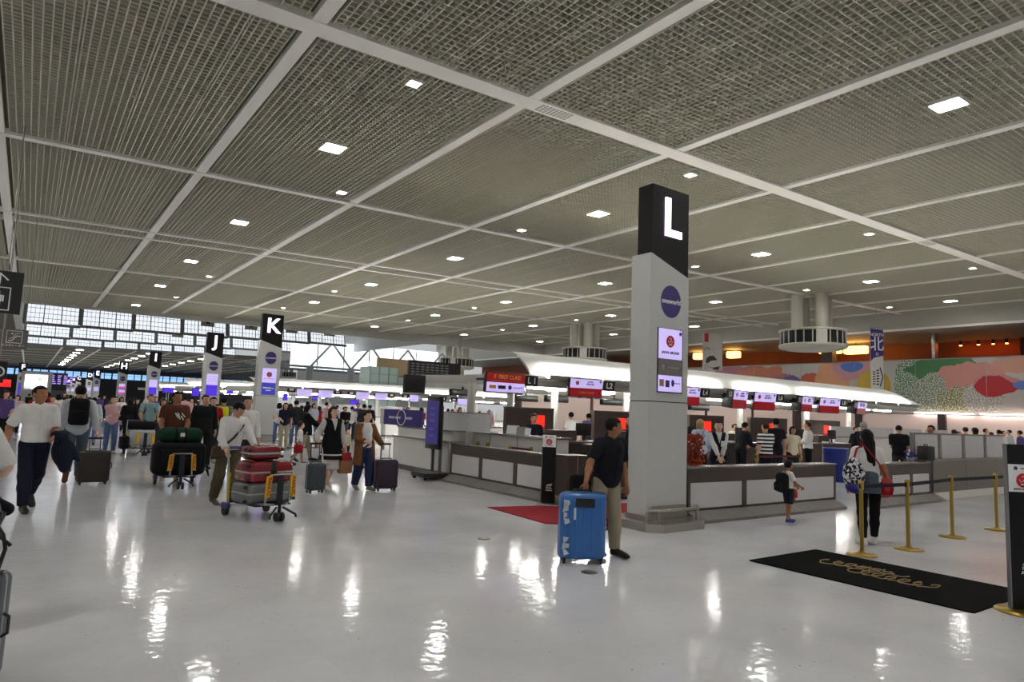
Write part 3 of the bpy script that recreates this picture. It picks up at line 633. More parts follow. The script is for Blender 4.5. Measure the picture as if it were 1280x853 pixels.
t = thing('counter_screen', 'frosted white glass screen standing on the white counter', 'screen', (8.72, 15.8, 1.17), -math.pi/2)
for k in range(3): MB().box(.1+k*.95, .1+k*.95+.93, -.02, .02, 0, .44).build('glass_panel', M('frosted', (206, 206, 208), .35), t)
MB().box(.08, 2.96, -.03, .03, .44, .46).build('top_rail', M_CHR, t)
# white end counter with staff desk (behind the brown counter)
t = thing('information_counter', 'white staff counter beneath the first class screen', 'counter', (9.0, 11.0, 0))
MB().box(0, .5, 0, 3.3, .1, 1.13).build('body', M_WCTR, t); MB().box(-.04, .56, -.04, 3.3, 1.13, 1.17).build('worktop', M_CHR, t); MB().box(.05, .45, .05, 3.3, 0, .1).build('kick_plinth', M_SLATE, t)
for k in range(3): MB().box(-.006, .0, .06+k*1.1, .08+k*1.1, .1, 1.13).build('panel_joint', M_SLATE, t)

# ------------------------------------------------------------------ brown partitions with red lit badges and desks
M_REDL = M('red_lightbox', (230, 40, 30), emit=.5, ecol=(240, 42, 24)); M_REDD = M('red_panel', (150, 16, 20), emit=.3, ecol=(160, 18, 20))
M_PART = M('partition_brown', (68, 55, 49), .45, noise=.1, nscale=3)
pl = [((633, 692), 672, 'first brown partition with a red lit badge beside the white staff counter'), ((743, 800), 775, 'brown partition with a red lit badge behind the man with the blue suitcase'), ((862, 905), 883, 'brown partition with a red lit badge behind the vested attendant'),
      ((938, 984), 966, 'brown partition with a red lit badge behind the striped-shirt passenger'), ((1010, 1050), 1033, 'brown partition with a red lit badge behind the white-shirted passenger')]
for (pa, pb), pr_, lab in pl:
    a, b2 = onY(pa, 515, 13.6), onY(pb, 520, 13.6); xr = onY(pr_, 530, 13.6)[0]
    t = thing('partition_wall', lab, 'partition', (a[0], 13.6, 0)); Wd = b2[0]-a[0]
    MB().box(0, Wd, 0, .12, 0, 1.78).build('panel', M_PART, t); MB().box(-.01, Wd+.01, -.01, .13, 1.78, 1.81).build('top_cap', M_CTOP, t)
    u = xr-a[0]; MB().box(u-.2, u+.2, -.03, 0, 1.32, 1.62).build('lightbox', M_REDL, t); MB().box(u-.2, u+.2, -.03, 0, 1.0, 1.31).build('lightbox_lower', M_REDD, t)
    d = MB(); d.tube([(u+.1*math.cos(q), -.034, 1.16+.07*math.sin(q)) for q in [k*.6 for k in range(9)]], .012, 5); d.build('badge_mark', M('mark_dark', (90, 10, 14), .5), t)
dl_ = [(722, 'dark brown check-in desk between the first two partitions'), (800, 'dark brown check-in desk behind sign column L'), (862, 'dark brown check-in desk behind the vested attendant'), (925, 'dark brown check-in desk where the uniformed clerk leans'),
       (1000, 'dark brown check-in desk where the white-shirted passenger stands'), (1040, 'dark brown check-in desk beside the blue bin')]
M_DTOP = M('desk_top', (96, 88, 82), .35)
for px_, lab in dl_:
    x = onY(px_, 560, 11.9)[0]; t = thing('check_in_desk', lab, 'desk', (x-.9, 11.7, 0))
    MB().box(0, 1.8, 0, .7, .12, 1.02).build('body', M_PART, t); MB().box(-.03, 1.83, -.06, .74, 1.02, 1.06).build('worktop', M_DTOP, t); MB().box(.03, 1.77, .04, .7, 0, .12).build('kick_plinth', M_SS, t)
    MB().box(1.795, 1.83, -.02, .0, .12, 1.02).build('corner_bar', M_CHR, t); MB().box(.25, .95, .3, .65, 1.06, 1.3).build('raised_shelf', M_PART, t)
    s = thing('desk_monitor', 'small flat monitor standing on the '+lab, 'monitor', (x+.35, 12.1, 1.06), math.radians(random.uniform(-20, 20)))
    MB().rbox(-.22, .22, -.015, .015, .12, .42, .01, .005).build('screen_case', M_BEZ, s); MB().box(-.03, .03, -.01, .02, 0, .14).build('stand', M_BEZ, s); MB().box(-.1, .1, -.06, .06, 0, .012).build('foot', M_BEZ, s)
    s = thing('paper_stack', 'low white stack of papers on the '+lab, 'paper', (x-.5, 11.85, 1.06), .2)
    for k in range(4): MB().box(-.1+k*.004, .11+k*.004, -.07, .08, k*.012, k*.012+.011).build('sheet', M_WHT, s)
# low beige desk + brown desk in front of desk1 (behind suitcase man)
t = thing('check_in_desk', 'dark brown lectern desk behind the man with the blue suitcase', 'desk', (10.2, 10.6, 0))
MB().box(0, 1.5, 0, .6, .14, 1.0).build('body', M_PART, t); MB().box(-.1, 1.55, -.06, .64, 1.0, 1.04).build('worktop', M_DTOP, t); MB().box(.02, 1.48, .02, .6, 0, .14).build('kick_plinth', M_SS, t); MB().box(.9, .94, -.015, 0, .14, 1.0).build('corner_bar', M_CHR, t)

# ------------------------------------------------------------------ near island canopy
M_CAN = M('canopy_white', (244, 244, 242), .6, spec=.2); M_SLAB = M('canopy_slab', (196, 194, 188), .5); M_FLUO = M('fluoro', (255, 255, 255), emit=FLUO_EMIT, ecol=(255, 252, 244))
M_SOFC = M('canopy_soffit', (160, 158, 152), .6)
def canopy(label, x0, x1, yf, depth, zb, zt, xs_slab, round_end=True, zslab=(2.34, 2.55), end_taper=2.6):
    t = thing('check_in_canopy', label, 'canopy', (0, 0, 0))
    # white wing: sections along x, curved profile from lower front lip to upper back
    prof = [(0, 0), (-.03, .1), (0.0, .22), (.07, .34), (.2, .44), (.38, .5)]
    secs = []
    xs_ = list(np.linspace(x0, x1-end_taper, 12)) + list(np.linspace(x1-end_taper, x1, 7))[1:]
    for i, x in enumerate(xs_):
        f = 1.0 if x <= x1-end_taper else max(.05, 1-((x-(x1-end_taper))/end_taper)**1.4)
        lean = .35*max(0, (x0+.8-x)/.8) if x < x0+.8 else 0
        secs.append([(x+(.0 if i else -.35*(p[1]/.5)), yf+p[0], zb+(zt-zb)*(p[1]/.5)*f+ (0)) for p in prof] + [(x, yf+p[0]+.06, zb+(zt-zb)*(p[1]/.5)*f-.03) for p in reversed(prof)])
    b = MB(); n = len(secs[0])
    b.rings(secs, True, True); b.build('white_wing', M_CAN, t)
    # slab with rounded end
    xl, xr = xs_slab; yc = yf+depth/2; r = depth/2
    poly = [(xr, yf+.1), (xr, yf+depth)] + ([(xl+r+r*math.cos(a), yc+(r-.05)*math.sin(a)) for a in [math.radians(d) for d in range(90, 271, 15)]] if round_end else [(xl, yf+depth), (xl, yf+.1)])
    b = MB(); b.prism(poly, 'z', zslab[0], zslab[1]); b.build('roof_slab', M_SLAB, t)
    sl = MB(); sl.prism([(yc+(p[0]-yc)*.0+p[0]-p[0], 0) for p in poly][:0] or [(p[0], p[1]) for p in [(xl+r*.6, yf+.9), (xr, yf+.9), (xr, yf+depth-.9), (xl+r*.6, yf+depth-.9)]], 'z', zslab[1], zslab[1]+.12); sl.build('upper_slab', M_SLAB, t)
    k = x0+.3
    while k < x1-2.6:
        MB().box(k, k+1.7, yf-.34, yf-.26, zb-.07, zb-.01).build('light_tube', M_FLUO, t); MB().box(k+1.7, k+1.8, yf-.4, yf+.06, zb-.12, zb-.08).build('bracket', M_SLAB, t); MB().box(k, k+1.74, yf-.42, yf-.4, zb-.12, zb+.0).build('trough_lip', M_SOFC, t); MB().box(k, k+1.74, yf-.42, yf+.05, zb-.1, zb-.08).build('trough_base', M_SOFC, t)
        k += 1.8
    k = x0+.4
    while k < x1-2:
        MB().box(k, k+1.2, yf+.5, yf+.62, zslab[0]-.05, zslab[0]).build('light_tube', M_FLUO, t); k += 1.8
    return t
tc1 = canopy('long white floodlit check-in canopy above the numbered L desks', 10.0, 31.5, 13.1, 5.4, 2.62, 3.18, (8.3, 31.0))
for px_ in (589, 638, 693, 783, 925, 1008, 1060):
    q = onY(px_, 505, 13.9); MB().cyl((q[0], 13.9, 0), (q[0], 13.9, 2.36), .1, n=12).build('post', M_SLAB, tc1)
for k in range(5): MB().lathe([(.01, -.02), (.12, -.02), (.12, 0), (.01, 0)], 14, (10.2+1.1*k, 15.2, 2.34)).build('soffit_light', M_FLUO, tc1)
# monitors
def monitor(label, x0, x1, y, z0, z1, split, top, bot, tilt=8, yaw=0, num=None, side=1, texts=(), depth=.1, group=None, big=False):
    W, Hh = x1-x0, z1-z0
    t = thing('flight_monitor', label, 'monitor', ((x0+x1)/2, y, z0+Hh/2), 0, group); t.rotation_euler = (math.radians(tilt), 0, math.radians(yaw))
    MB().rbox(-W/2, W/2, 0, depth, -Hh/2, Hh/2, .015, .01).build('case', M_BEZ, t)
    e = .02
    MB().box(-W/2+e, W/2-e, -.012, 0, -Hh/2+e+(Hh-2*e)*split, Hh/2-e).build('screen_upper', top, t); MB().box(-W/2+e, W/2-e, -.012, 0, -Hh/2+e, -Hh/2+e+(Hh-2*e)*split-.002).build('screen_lower', bot, t)
    zc = z0+Hh/2; az, ay = (2.45, 13.4) if y < 20 else (2.31, 33.9)
    MB().tube([(0, depth*.5, az-zc-.02), (0, ay-y, az-zc-.02-(ay-y)*math.tan(math.radians(tilt)))], .03, 8).build('hanger', M_BEZ, t)
    if num:
        nx = side*(W/2+.19); pb = MB().box(nx-.17, nx+.17, .0, .05, Hh/2-.27, Hh/2-.03).build('number_plate', M_BEZ, t)
        text(num, .2, M_WHT, pb, (nx, -.004, Hh/2-.15), bold=.02)
    return t
def jal_prints(t, W, Hh):
    crane((-W*.28, 0, Hh*.24), Hh*.11, t, -.014); text('JAPAN\nAIRLINES', Hh*.13, M_PBLK, t, (W*.1, -.015, Hh*.26), bold=.01); disc((W*.4, -.014, Hh*.36), Hh*.06, M_PURP, 'logo_dot', t)
q1, q2 = onY(608, 465, 12.2), onY(656, 493, 12.2)
t = monitor('large red and white first class monitor over the white staff counter', q1[0], q2[0], 12.2, q2[2], q1[2]+.02, .5, M_SCRR, M_SCRW, 3, 0, 'L 1', 1)
W, Hh = q2[0]-q1[0], q1[2]-q2[2]
text('F  FIRST CLASS', .125, M_GOLDP, t, (.03, -.015, Hh*.27), bold=.01, sx=.9); MB().box(-W*.38, W*.42, -.015, -.012, Hh*.08, Hh*.09).build('rule_line', M_GOLDP, t)
MB().box(-W*.42, -W*.25, -.015, -.012, -Hh*.32, -Hh*.15).build('card_print', M('print_orange', (206, 130, 60), .5), t); MB().box(-W*.2, -.01, -.015, -.012, -Hh*.33, -Hh*.15).build('card_print', M_PBLK, t); disc((W*.1, -.013, -Hh*.23), .05, M_PURP, 'logo_dot', t); text('oneworld', .07, M_GREYP, t, (W*.3, -.015, -Hh*.23))
q1, q2 = onY(714, 472, 12.3), onY(751, 498, 12.3)
t = monitor('tilted red and violet monitor numbered L2 beside sign column L', q1[0], q2[0], 12.3, q2[2], q1[2], .48, M_SCRW, M_SCRR, 8, -8, 'L2', 1); jal_prints(t, q2[0]-q1[0], q1[2]-q2[2]); text('F FIRST CLASS', .07, M_GOLDP, t, (.02, -.015, -.12))
for (xa, ya, xb, yb, nm, sd, yw) in ((851, 483, 873, 508, 'L4', 1, -8), (913, 487, 937, 512, 'L5', -1, 10), (945, 490, 967, 514, 'L6', 1, -10), (999, 495, 1019, 515.5, 'L7', -1, 10), (1027, 497, 1047, 517.5, 'L8', 1, -10), (1068, 502, 1086, 519, 'L9', -1, 10)):
    q1, q2 = onY(xa, ya, 12.6), onY(xb, yb, 12.6)
    t = monitor('hanging red and violet check-in monitor numbered '+nm, q1[0], q2[0], 12.6, q2[2], q1[2], .48, M_SCRW, M_SCRR if nm != 'L9' else M('screen_brown', (110, 60, 60), emit=.4, ecol=(120, 70, 66)), 8, yw, nm, sd, depth=.35 if sd < 0 else .14)
    jal_prints(t, q2[0]-q1[0], q1[2]-q2[2]) if nm != 'L9' else MB().box(-.25, -.1, -.015, -.012, .06, .18).box(-.03, .03, -.015, -.012, .06, .2).box(.1, .25, -.015, -.012, .06, .18).build('screen_print', M_PURP, t)
# black backs of monitors facing the other way
for xa, ya, xb, yb, Yk in ((506, 468, 530, 492, 15.2), (563, 486, 594, 496, 16.5), (644, 494, 671, 503, 15.2), (682, 494, 709, 504, 15.2), (752, 499, 784, 508, 15.2), (862, 505, 885, 514, 15.2)):
    q1, q2 = onY(xa, ya, Yk), onY(xb, yb, Yk)
    t = thing('flight_monitor', 'black back of a monitor hanging under the canopy', 'monitor', ((q1[0]+q2[0])/2, Yk, q2[2]), 0, 'monitor backs under the near canopy')
    MB().rbox(-(q2[0]-q1[0])/2, (q2[0]-q1[0])/2, -.08, .1, 0, q1[2]-q2[2], .03, .02).build('case', M_BEZ, t); zt_ = q1[2]-q2[2]; MB().tube([(0, .02, zt_-.01), (0, .02, max(zt_+.06, 2.44-q2[2])), (.9 if xa < 520 else 0, .03, max(zt_+.06, 2.44-q2[2]))], .03, 8).build('hanger', M_BEZ, t)
# ------------------------------------------------------------------ K island (far canopy, desks, monitors)
tc2 = canopy('long white floodlit canopy of the K check-in island', 9.0, 30.0, 33.5, 5.0, 2.5, 2.86, (8.2, 30.0), zslab=(2.2, 2.42))
for x in (9.6, 13, 16.4, 19.8, 23.2, 26.6): MB().cyl((x, 36, 0), (x, 36, 2.2), .12, n=10).build('post', M_SLAB, tc2)
prs = [((371, 485), (390, 496), -1), ((398, 487), (416, 498), 1), ((445, 489.5), (462, 500), -1), ((469, 491), (484, 501), 1), ((512, 493.5), (523, 503), -1), ((537, 495.6), (549, 504), 1), ((572, 498), (586, 507), -1)]
for k, (a, b, sd) in enumerate(prs):
    q1, q2 = onY(a[0], a[1], 33.2), onY(b[0], b[1], 33.2)
    t = monitor('lavender check-in monitor with dark number plate under the K canopy', q1[0], q2[0], 33.2, q2[2], q1[2], .25, M_SCRW, M_SCRW, 4, 0, None, sd, group='lavender monitors of the K island')
    W, Hh = q2[0]-q1[0], q1[2]-q2[2]
    b2 = MB()
    for q in range(3): b2.box(-W*.3, W*.3, -.015, -.012, Hh*.28-Hh*.22*q, Hh*.3-Hh*.22*q)
    b2.build('screen_print', M_GREYP, t)
    nx = sd*(W/2+.25); p = MB().box(nx-.2, nx+.2, 0, .05, Hh/2-.22, Hh/2+.02).build('number_plate', M_BEZ, t); MB().box(nx-.1, nx+.1, -.006, 0, Hh/2-.15, Hh/2-.05).build('number_print', M_WHT, p)
for a, b in (((205, 484), (219, 492)), ((286, 485), (294, 493)), ((441, 500), (452, 507)), ((394, 494), (400, 501)), ((357, 492), (362, 501)), ((242, 485), (251, 496))):
    q1, q2 = onY(a[0], a[1], 38.5), onY(b[0], b[1], 38.5)
    t = thing('violet_screen', 'small violet airline screen hanging behind the K canopy', 'screen', ((q1[0]+q2[0])/2, 38.9, q2[2]), 0, 'violet screens behind the K canopy'); W = q2[0]-q1[0]; Hh = q1[2]-q2[2]
    MB().rbox(-W/2, W/2, 0, .08, 0, Hh, .01, .005).build('case', M_BEZ, t); MB().box(-W/2+.02, W/2-.02, -.008, 0, .02, Hh-.02).build('screen', M_SCRP, t); (MB().cyl((0, .05, -q2[2]), (0, .05, .03), .04, n=8).build('pole', M_BEZ, t) if q2[0] < 11 else None); MB().tube([(0, .04, Hh-.01), (0, .04, 2.3-q2[2]), (0, -1.4, 2.3-q2[2])], .025, 6).build('hanger', M_BEZ, t)
for k in range(9):
    x = 9.8+2.2*k; t = thing('check_in_desk', 'white check-in desk in the row under the K canopy', 'desk', (x, 34.6, 0), 0, 'desks under the K canopy')
    MB().box(0, 1.9, 0, .6, .1, 1.05).build('body', M_WCTR, t); MB().box(-.03, 1.93, -.04, .64, 1.05, 1.09).build('worktop', M_CTOP, t); MB().box(.04, 1.86, .04, .6, 0, .1).build('kick_plinth', M_SLATE, t)
    MB().box(0, 1.9, 1.9, 2.0, 0, 1.7).build('back_panel', M('back_white', (196, 196, 200), .5), t)
# far island canopies behind
tc3 = canopy('far white canopy of the J check-in island', 9.0, 28.0, 50.5, 4.5, 2.6, 3.1, (8.5, 28.0))
tc4 = canopy('farther white canopy of the I check-in island', 10.0, 28.0, 70, 5, 2.6, 3.2, (8.5, 28.0))
for tt, yy in ((tc3, 52.5), (tc4, 72)):
    for x in (11, 15, 19, 23, 27): MB().cyl((x, yy, 0), (x, yy, 2.4), .12, n=10).build('post', M_SLAB, tt)
# ------------------------------------------------------------------ air-conditioning drums
M_DUCT = M('duct_cream', (196, 194, 182), .5); M_GRL = M('grille_dark', (16, 17, 18), .5)
for yy, lab in ((20.9, 'cream air duct drum on three pipes before the mural gallery'), (40.4, 'cream air duct drum on three pipes behind the near canopy'), (60.3, 'cream air duct drum on three pipes before the glazed atrium'), (118, 'distant cream air duct drum on pipes beyond sign column K')):
    X = 36.3; t = thing('air_duct_drum', lab, 'air duct', (X, yy, 0)); top = ceil_z(X, yy)
    for dx, dy in ((-.75, .5), (-.35, -.75), (.85, -.35), (.35, .75)): MB().cyl((dx, dy, 6.9), (dx, dy, top+.05), .33, n=18).build('duct_pipe', M_DUCT, t)
    MB().lathe([(.1, 6.86), (1.78, 6.86), (1.85, 6.9), (1.85, 6.97), (1.7, 7.0), (.1, 7.0)], 16).build('drum_top', M_DUCT, t)
    MB().lathe([(.1, 5.85), (1.5, 5.85), (1.82, 5.98), (1.85, 6.1), (1.78, 6.15), (.1, 6.15)], 16).build('drum_base', M_DUCT, t)
    MB().lathe([(.1, 6.15), (1.72, 6.15), (1.72, 6.86), (.1, 6.86)], 16).build('grille_core', M_GRL, t)
    for k in range(24):
        if k % 8 < 7:
            a = 2*math.pi*k/24; wd = .02
            q = MB(); q.box(-wd, wd, -.03, .03, 6.12, 6.88); o = q.build('grille_bar', M_DUCT, t, (1.75*math.cos(a), 1.75*math.sin(a), 0), a)
        else:
            a = 2*math.pi*k/24; q = MB(); q.box(-.05, .05, -.28, .28, 6.12, 6.88); q.build('grille_panel', M_DUCT, t, (1.74*math.cos(a), 1.74*math.sin(a), 0), a)
# ------------------------------------------------------------------ banners
t = thing('hanging_banner', 'violet and white North wing banner hanging before the mural', 'banner', (39.8, 19.0, 3.75), -math.radians(28))
MB().box(-.4, .4, -.02, .02, 0, 3.55).build('banner_cloth', M('banner_white', (212, 210, 206), .7), t)
b = MB(); b.prism([(-.4, 1.65), (-.2, 1.85), (.4, 2.0), (.4, 3.5), (-.4, 3.55)], 'y', -.03, -.02); b.build('banner_upper', M('banner_violet', (66, 48, 128), .7), t)
text('NORTH', .25, M_WHT, t, (0, -.035, 3.2), bold=.012); text('北', .9, M_WHT, t, (0, -.035, 2.62), bold=.008); text('口', .2, M_WHT, t, (0, -.035, 2.06), bold=.01)
b = MB(); b.tube([(.16, -.03, 1.3), (.34, -.03, .75), (.16, -.03, .2)], .035, 5); b.build('chevron', M_PURP, t)
b = MB()
for q in range(6): b.box(-.3, -.12, -.024, -.02, .3+.14*q, .36+.14*q); b.box(-.06, .1, -.024, -.02, .28+.16*q, .36+.16*q)
b.build('banner_print', M_PBLK, t); MB().tube([(-.45, 0, 3.6), (.45, 0, 3.6)], .03, 6).build('banner_rod', M_SS, t); MB().cyl((0, 0, 3.58), (0, 0, ceil_z(39.8, 19)-3.75), .012, n=5).build('cable', M_SS, t)
t = thing('hanging_banner', 'white car advertisement banner with red tab hanging behind the canopy', 'banner', (40.0, 30.7, 5.2), -math.radians(35))
MB().box(-.72, .72, -.02, .02, 0, 2.7).build('banner_cloth', M('banner_pale', (190, 188, 182), .7), t); MB().box(-.6, -.3, -.026, -.02, 2.05, 2.68).build('red_tab', M_JRED, t)
b = MB(); b.prism([(-.5, .55), (-.45, .85), (-.2, 1.05), (.1, 1.05), (.35, .75), (-.1, .7), (-.35, .5)], 'y', -.026, -.02); b.build('car_print', M('print_dark', (52, 48, 48), .6), t)
b = MB(); b.tube([(-.55, -.024, .05), (-.52, -.024, .45), (-.2, -.024, .2), (.3, -.024, .2), (.55, -.024, .35), (.55, -.024, .05)], .02, 4); b.prism([(0, .05), (.1, .22), (.5, .3), (.45, .03)], 'y', -.026, -.02); b.build('car_print', M('print_dark', (52, 48, 48)), t)
text('UX', .34, M_PBLK, t, (-.42, -.03, 1.55)); MB().box(-.15, .5, -.024, -.02, 1.58, 1.61).box(-.1, .25, -.024, -.02, 1.48, 1.51).build('banner_print', M_GREYP, t)
MB().cyl((0, 0, 2.7), (0, 0, ceil_z(40, 30.7)-5.2), .012, n=5).build('cable', M_SS, t)
# ------------------------------------------------------------------ hanging signs at the left
t = thing('hanging_sign', 'black hanging sign with white arrow and lift pictogram', 'sign', (-1.05, 20.0, 3.55))
MB().box(-1.2, .73, -.05, .05, 0, 1.02).build('sign_box', M('sign_black', (20, 20, 22), .35), t)
b = MB(); b.tube([(.28, -.055, .68), (.28, -.055, .93)], .022, 4); b.tube([(.12, -.055, .8), (.28, -.055, .95), (.44, -.055, .8)], .022, 4)
b.build('arrow', M_WHT, t); b = MB(); b.tube([(.02, -.055, .08), (.02, -.055, .62), (.5, -.055, .62), (.5, -.055, .08), (.02, -.055, .08)], .018, 4); b.sphere((.27, -.055, .5), .045); b.box(.19, .35, -.058, -.052, .28, .44); b.box(.21, .26, -.058, -.052, .1, .28); b.box(.28, .33, -.058, -.052, .1, .28); b.box(.15, .18, -.058, -.052, .28, .43); b.box(.36, .39, -.058, -.052, .28, .43)
b.build('lift_pictogram', M_WHT, t)
for xx in (-.9, .4): MB().cyl((xx, 0, 1.02), (xx, 0, ceil_z(0, 20)-3.55), .015, n=6).build('hanger_rod', M_SS, t)
q = onY(2, 412, 30); t = thing('hanging_sign', 'grey hanging escalator sign with white pictogram', 'sign', (-.58, 30.6, 3.26))
MB().box(-.42, .42, -.04, .04, 0, .72).build('sign_box', M('sign_grey', (96, 92, 90), .4), t)
b = MB(); b.tube([(-.22, -.045, .22), (-.22, -.045, .66), (.24, -.045, .66), (.24, -.045, .22), (-.22, -.045, .22)], .014, 4); b.tube([(-.17, -.045, .3), (-.06, -.045, .3), (.08, -.045, .48), (.2, -.045, .48)], .02, 4); b.tube([(-.14, -.045, .38), (-.05, -.045, .4), (.05, -.045, .56), (.16, -.045, .58)], .012, 4); b.sphere((-.06, -.045, .56), .03); b.build('escalator_pictogram', M_WHT, t)
text('エスカレーター', .1, M_WHT, t, (0, -.045, .12), bold=.01)
for xx in (-.3, .3): MB().cyl((xx, 0, .72), (xx, 0, ceil_z(0, 30)-3.26), .015, n=6).build('hanger_rod', M_SS, t)
q = onY(0, 470, 24); t = thing('hanging_sign', 'black hanging sign with a red strip below the escalator sign', 'sign', (q[0]-.35, 24, q[2]-.3))
MB().box(-.6, .5, -.05, .05, -.2, .72).build('sign_box', M('sign_black', (20, 20, 22), .35), t); MB().box(-.6, .62, -.06, -.05, .0, .1).build('red_strip', M('red_strip', (220, 30, 30), emit=.8), t); MB().box(.44, .62, -.06, -.045, .0, .2).build('red_tab', M('red_strip', (220, 30, 30)), t)
b = MB(); b.tube([(.3+.13*math.cos(a), -.055, .42+.13*math.sin(a)) for a in [2*math.pi*k/16 for k in range(17)]], .025, 5); b.box(.27, .31, -.058, -.05, .14, .26); b.box(.25, .35, -.058, -.052, .4, .44); b.build('pictogram', M_WHT, t)
for xx in (-.4, .3): MB().cyl((xx, 0, .72), (xx, 0, ceil_z(0, 24)-q[2]+.3), .015, n=6).build('hanger_rod', M_SS, t)
# ------------------------------------------------------------------ far background: big screen, board, pillars
q1, q2 = onY(32, 468, 100), onY(58, 487, 100)
t = thing('wall_screen', 'large bright white display screen at the far end of the hall', 'screen', (0, 0, 0))
MB().box(q1[0]-.4, q2[0]+.5, 100, 100.4, 0, q1[2]+.4).build('housing', M('housing_grey', (150, 148, 146), .5), t); MB().box(q1[0], q2[0], 99.9, 100, q2[2], q1[2]).build('screen', M('screen_bright', (245, 248, 255), emit=1.2), t)
MB().box(q1[0], q1[0]+(q2[0]-q1[0])*.3, 99.86, 99.9, q2[2], q2[2]+.3).box(q2[0]-1.0, q2[0]-.5, 99.86, 99.9, q2[2]+.9, q2[2]+1.4).build('screen_print', M('screen_haze', (170, 180, 220), emit=.7), t)
q1, q2 = onY(62, 466, 112), onY(84, 478, 112)
t = thing('departure_board', 'black departures board with violet writing beside the bright screen', 'board', (0, 0, 0))
MB().box(q1[0], q2[0], 112, 112.4, q2[2]-1.2, q1[2]).build('board_case', M_BEZ, t)
b = MB()
for r_ in range(5):
    for c_ in range(4): b.box(q1[0]+.3+.7*c_, q1[0]+.3+.7*c_+random.uniform(.3, .6), 111.93, 112, q1[2]-.45-.27*r_, q1[2]-.32-.27*r_)
b.build('board_print', M('print_lavender', (170, 140, 240), emit=.5, ecol=(170, 140, 240)), t)
MB().box(q1[0], q2[0], 112, 112.3, 0, q2[2]-1.2).build('lower_panel', M('board_lower', (70, 70, 74), .6), t)
t = thing('departure_board', 'black flap board rising behind the rounded canopy', 'board', (0, 0, 0))
q1, q2 = onY(512, 450, 45), onY(575, 476, 45)
MB().box(q1[0], q2[0], 45, 45.3, q2[2]-.4, q1[2]).build('board_case', M_BEZ, t)
b = MB()
for r_ in range(9):
    for c_ in range(8): b.box(q1[0]+.15+.42*c_, q1[0]+.15+.42*c_+.28, 44.95, 45, q1[2]-.3-.2*r_, q1[2]-.2-.2*r_)
b.build('board_print', M('flap_grey', (120, 116, 124), .6), t)
for xx in (q1[0]+.3, q2[0]-.3): MB().box(xx-.08, xx+.08, 45.05, 45.25, 0, q2[2]-.3).build('leg', M_SS, t)
t = thing('glass_lift', 'pale green glass lift shaft in front of the atrium glazing', 'lift', (0, 0, 0))
q1, q2 = onY(463, 458, 62), onY(496, 490, 62)
MB().box(q1[0], q2[0], 62, 64.5, 0, q1[2]).build('shaft', M('lift_glass', (206, 226, 222), .15), t)
for k in range(4):
    xx = q1[0]+(q2[0]-q1[0])*k/3; MB().box(xx-.05, xx+.05, 61.9, 62, 0, q1[2]).build('frame_post', M('lift_frame', (150, 190, 184), .4), t)
for k in range(6): MB().box(q1[0]-.05, q2[0]+.05, 61.88, 62, .6+k*.85, .66+k*.85).build('frame_rail', M('lift_frame', (150, 190, 184), .4), t)
# escalator seen between partitions
t = thing('escalator', 'escalator with glass sides rising behind the check-in desks', 'escalator', (0, 0, 0))
qa, qb = onY(712, 516, 26), onY(748, 500, 26)
b = MB(); b.prism([(qa[0], 0), (qa[0]+.6, 0), (qb[0]+.5, qb[2]-1.1), (qb[0]-.2, qb[2]-1.0), (qa[0], qa[2]-1.2)], 'y', 26, 27.2); b.build('truss', M('escalator_grey', (120, 122, 124), .4, .4), t)
for yy in (25.9, 27.2):
    b = MB(); b.prism([(qa[0], qa[2]-1.1), (qa[0], qa[2]-.3), (qb[0], qb[2]+.3), (qb[0], qb[2]-.9)], 'y', yy, yy+.04); b.build('balustrade', M('balustrade_glass', (110, 130, 160), .15), t)
    b = MB(); b.tube([(qa[0], yy, qa[2]-.3), (qb[0], yy, qb[2]+.3)], .06, 6); b.build('handrail', M_BEZ, t)
for k in range(10):
    f = k/9; MB().box(qa[0]+(qb[0]-qa[0])*f-.12, qa[0]+(qb[0]-qa[0])*f+.12, 26.1, 27.1, qa[2]-1.1+(qb[2]-qa[2])*f, qa[2]-.98+(qb[2]-qa[2])*f).build('step', M('step_grey', (150, 150, 140), .4, .5), t)
# pale back wall behind the near island desks
t = thing('back_wall_unit', 'pale pink wall unit behind the near check-in desks', 'wall unit', (14.5, 19.5, 0))
for k in range(5): MB().box(k*3.5, k*3.5+3.4, 0, .3, 0, 2.3).build('panel', M_PINK, t)
for k in range(6): MB().box(k*3.5-.06, k*3.5+.02, -.05, .3, 0, 2.35).build('upright', M('upright_brown', (84, 62, 58), .5), t)
for k in range(4):
    t = thing('baggage_console', 'white low console in the row behind the near desks', 'console', (24.0+2.6*k, 13.0, 0), 0, 'white consoles behind the near desks')
    MB().box(0, 2.4, 0, .5, 0, 1.2).build('body', M_WCTR, t); MB().box(-.02, 2.42, -.03, .53, 1.2, 1.24).build('worktop', M_CHR, t); MB().box(.1, 2.3, .2, .26, 1.24, 1.6).build('back_panel', M_PANEL, t)
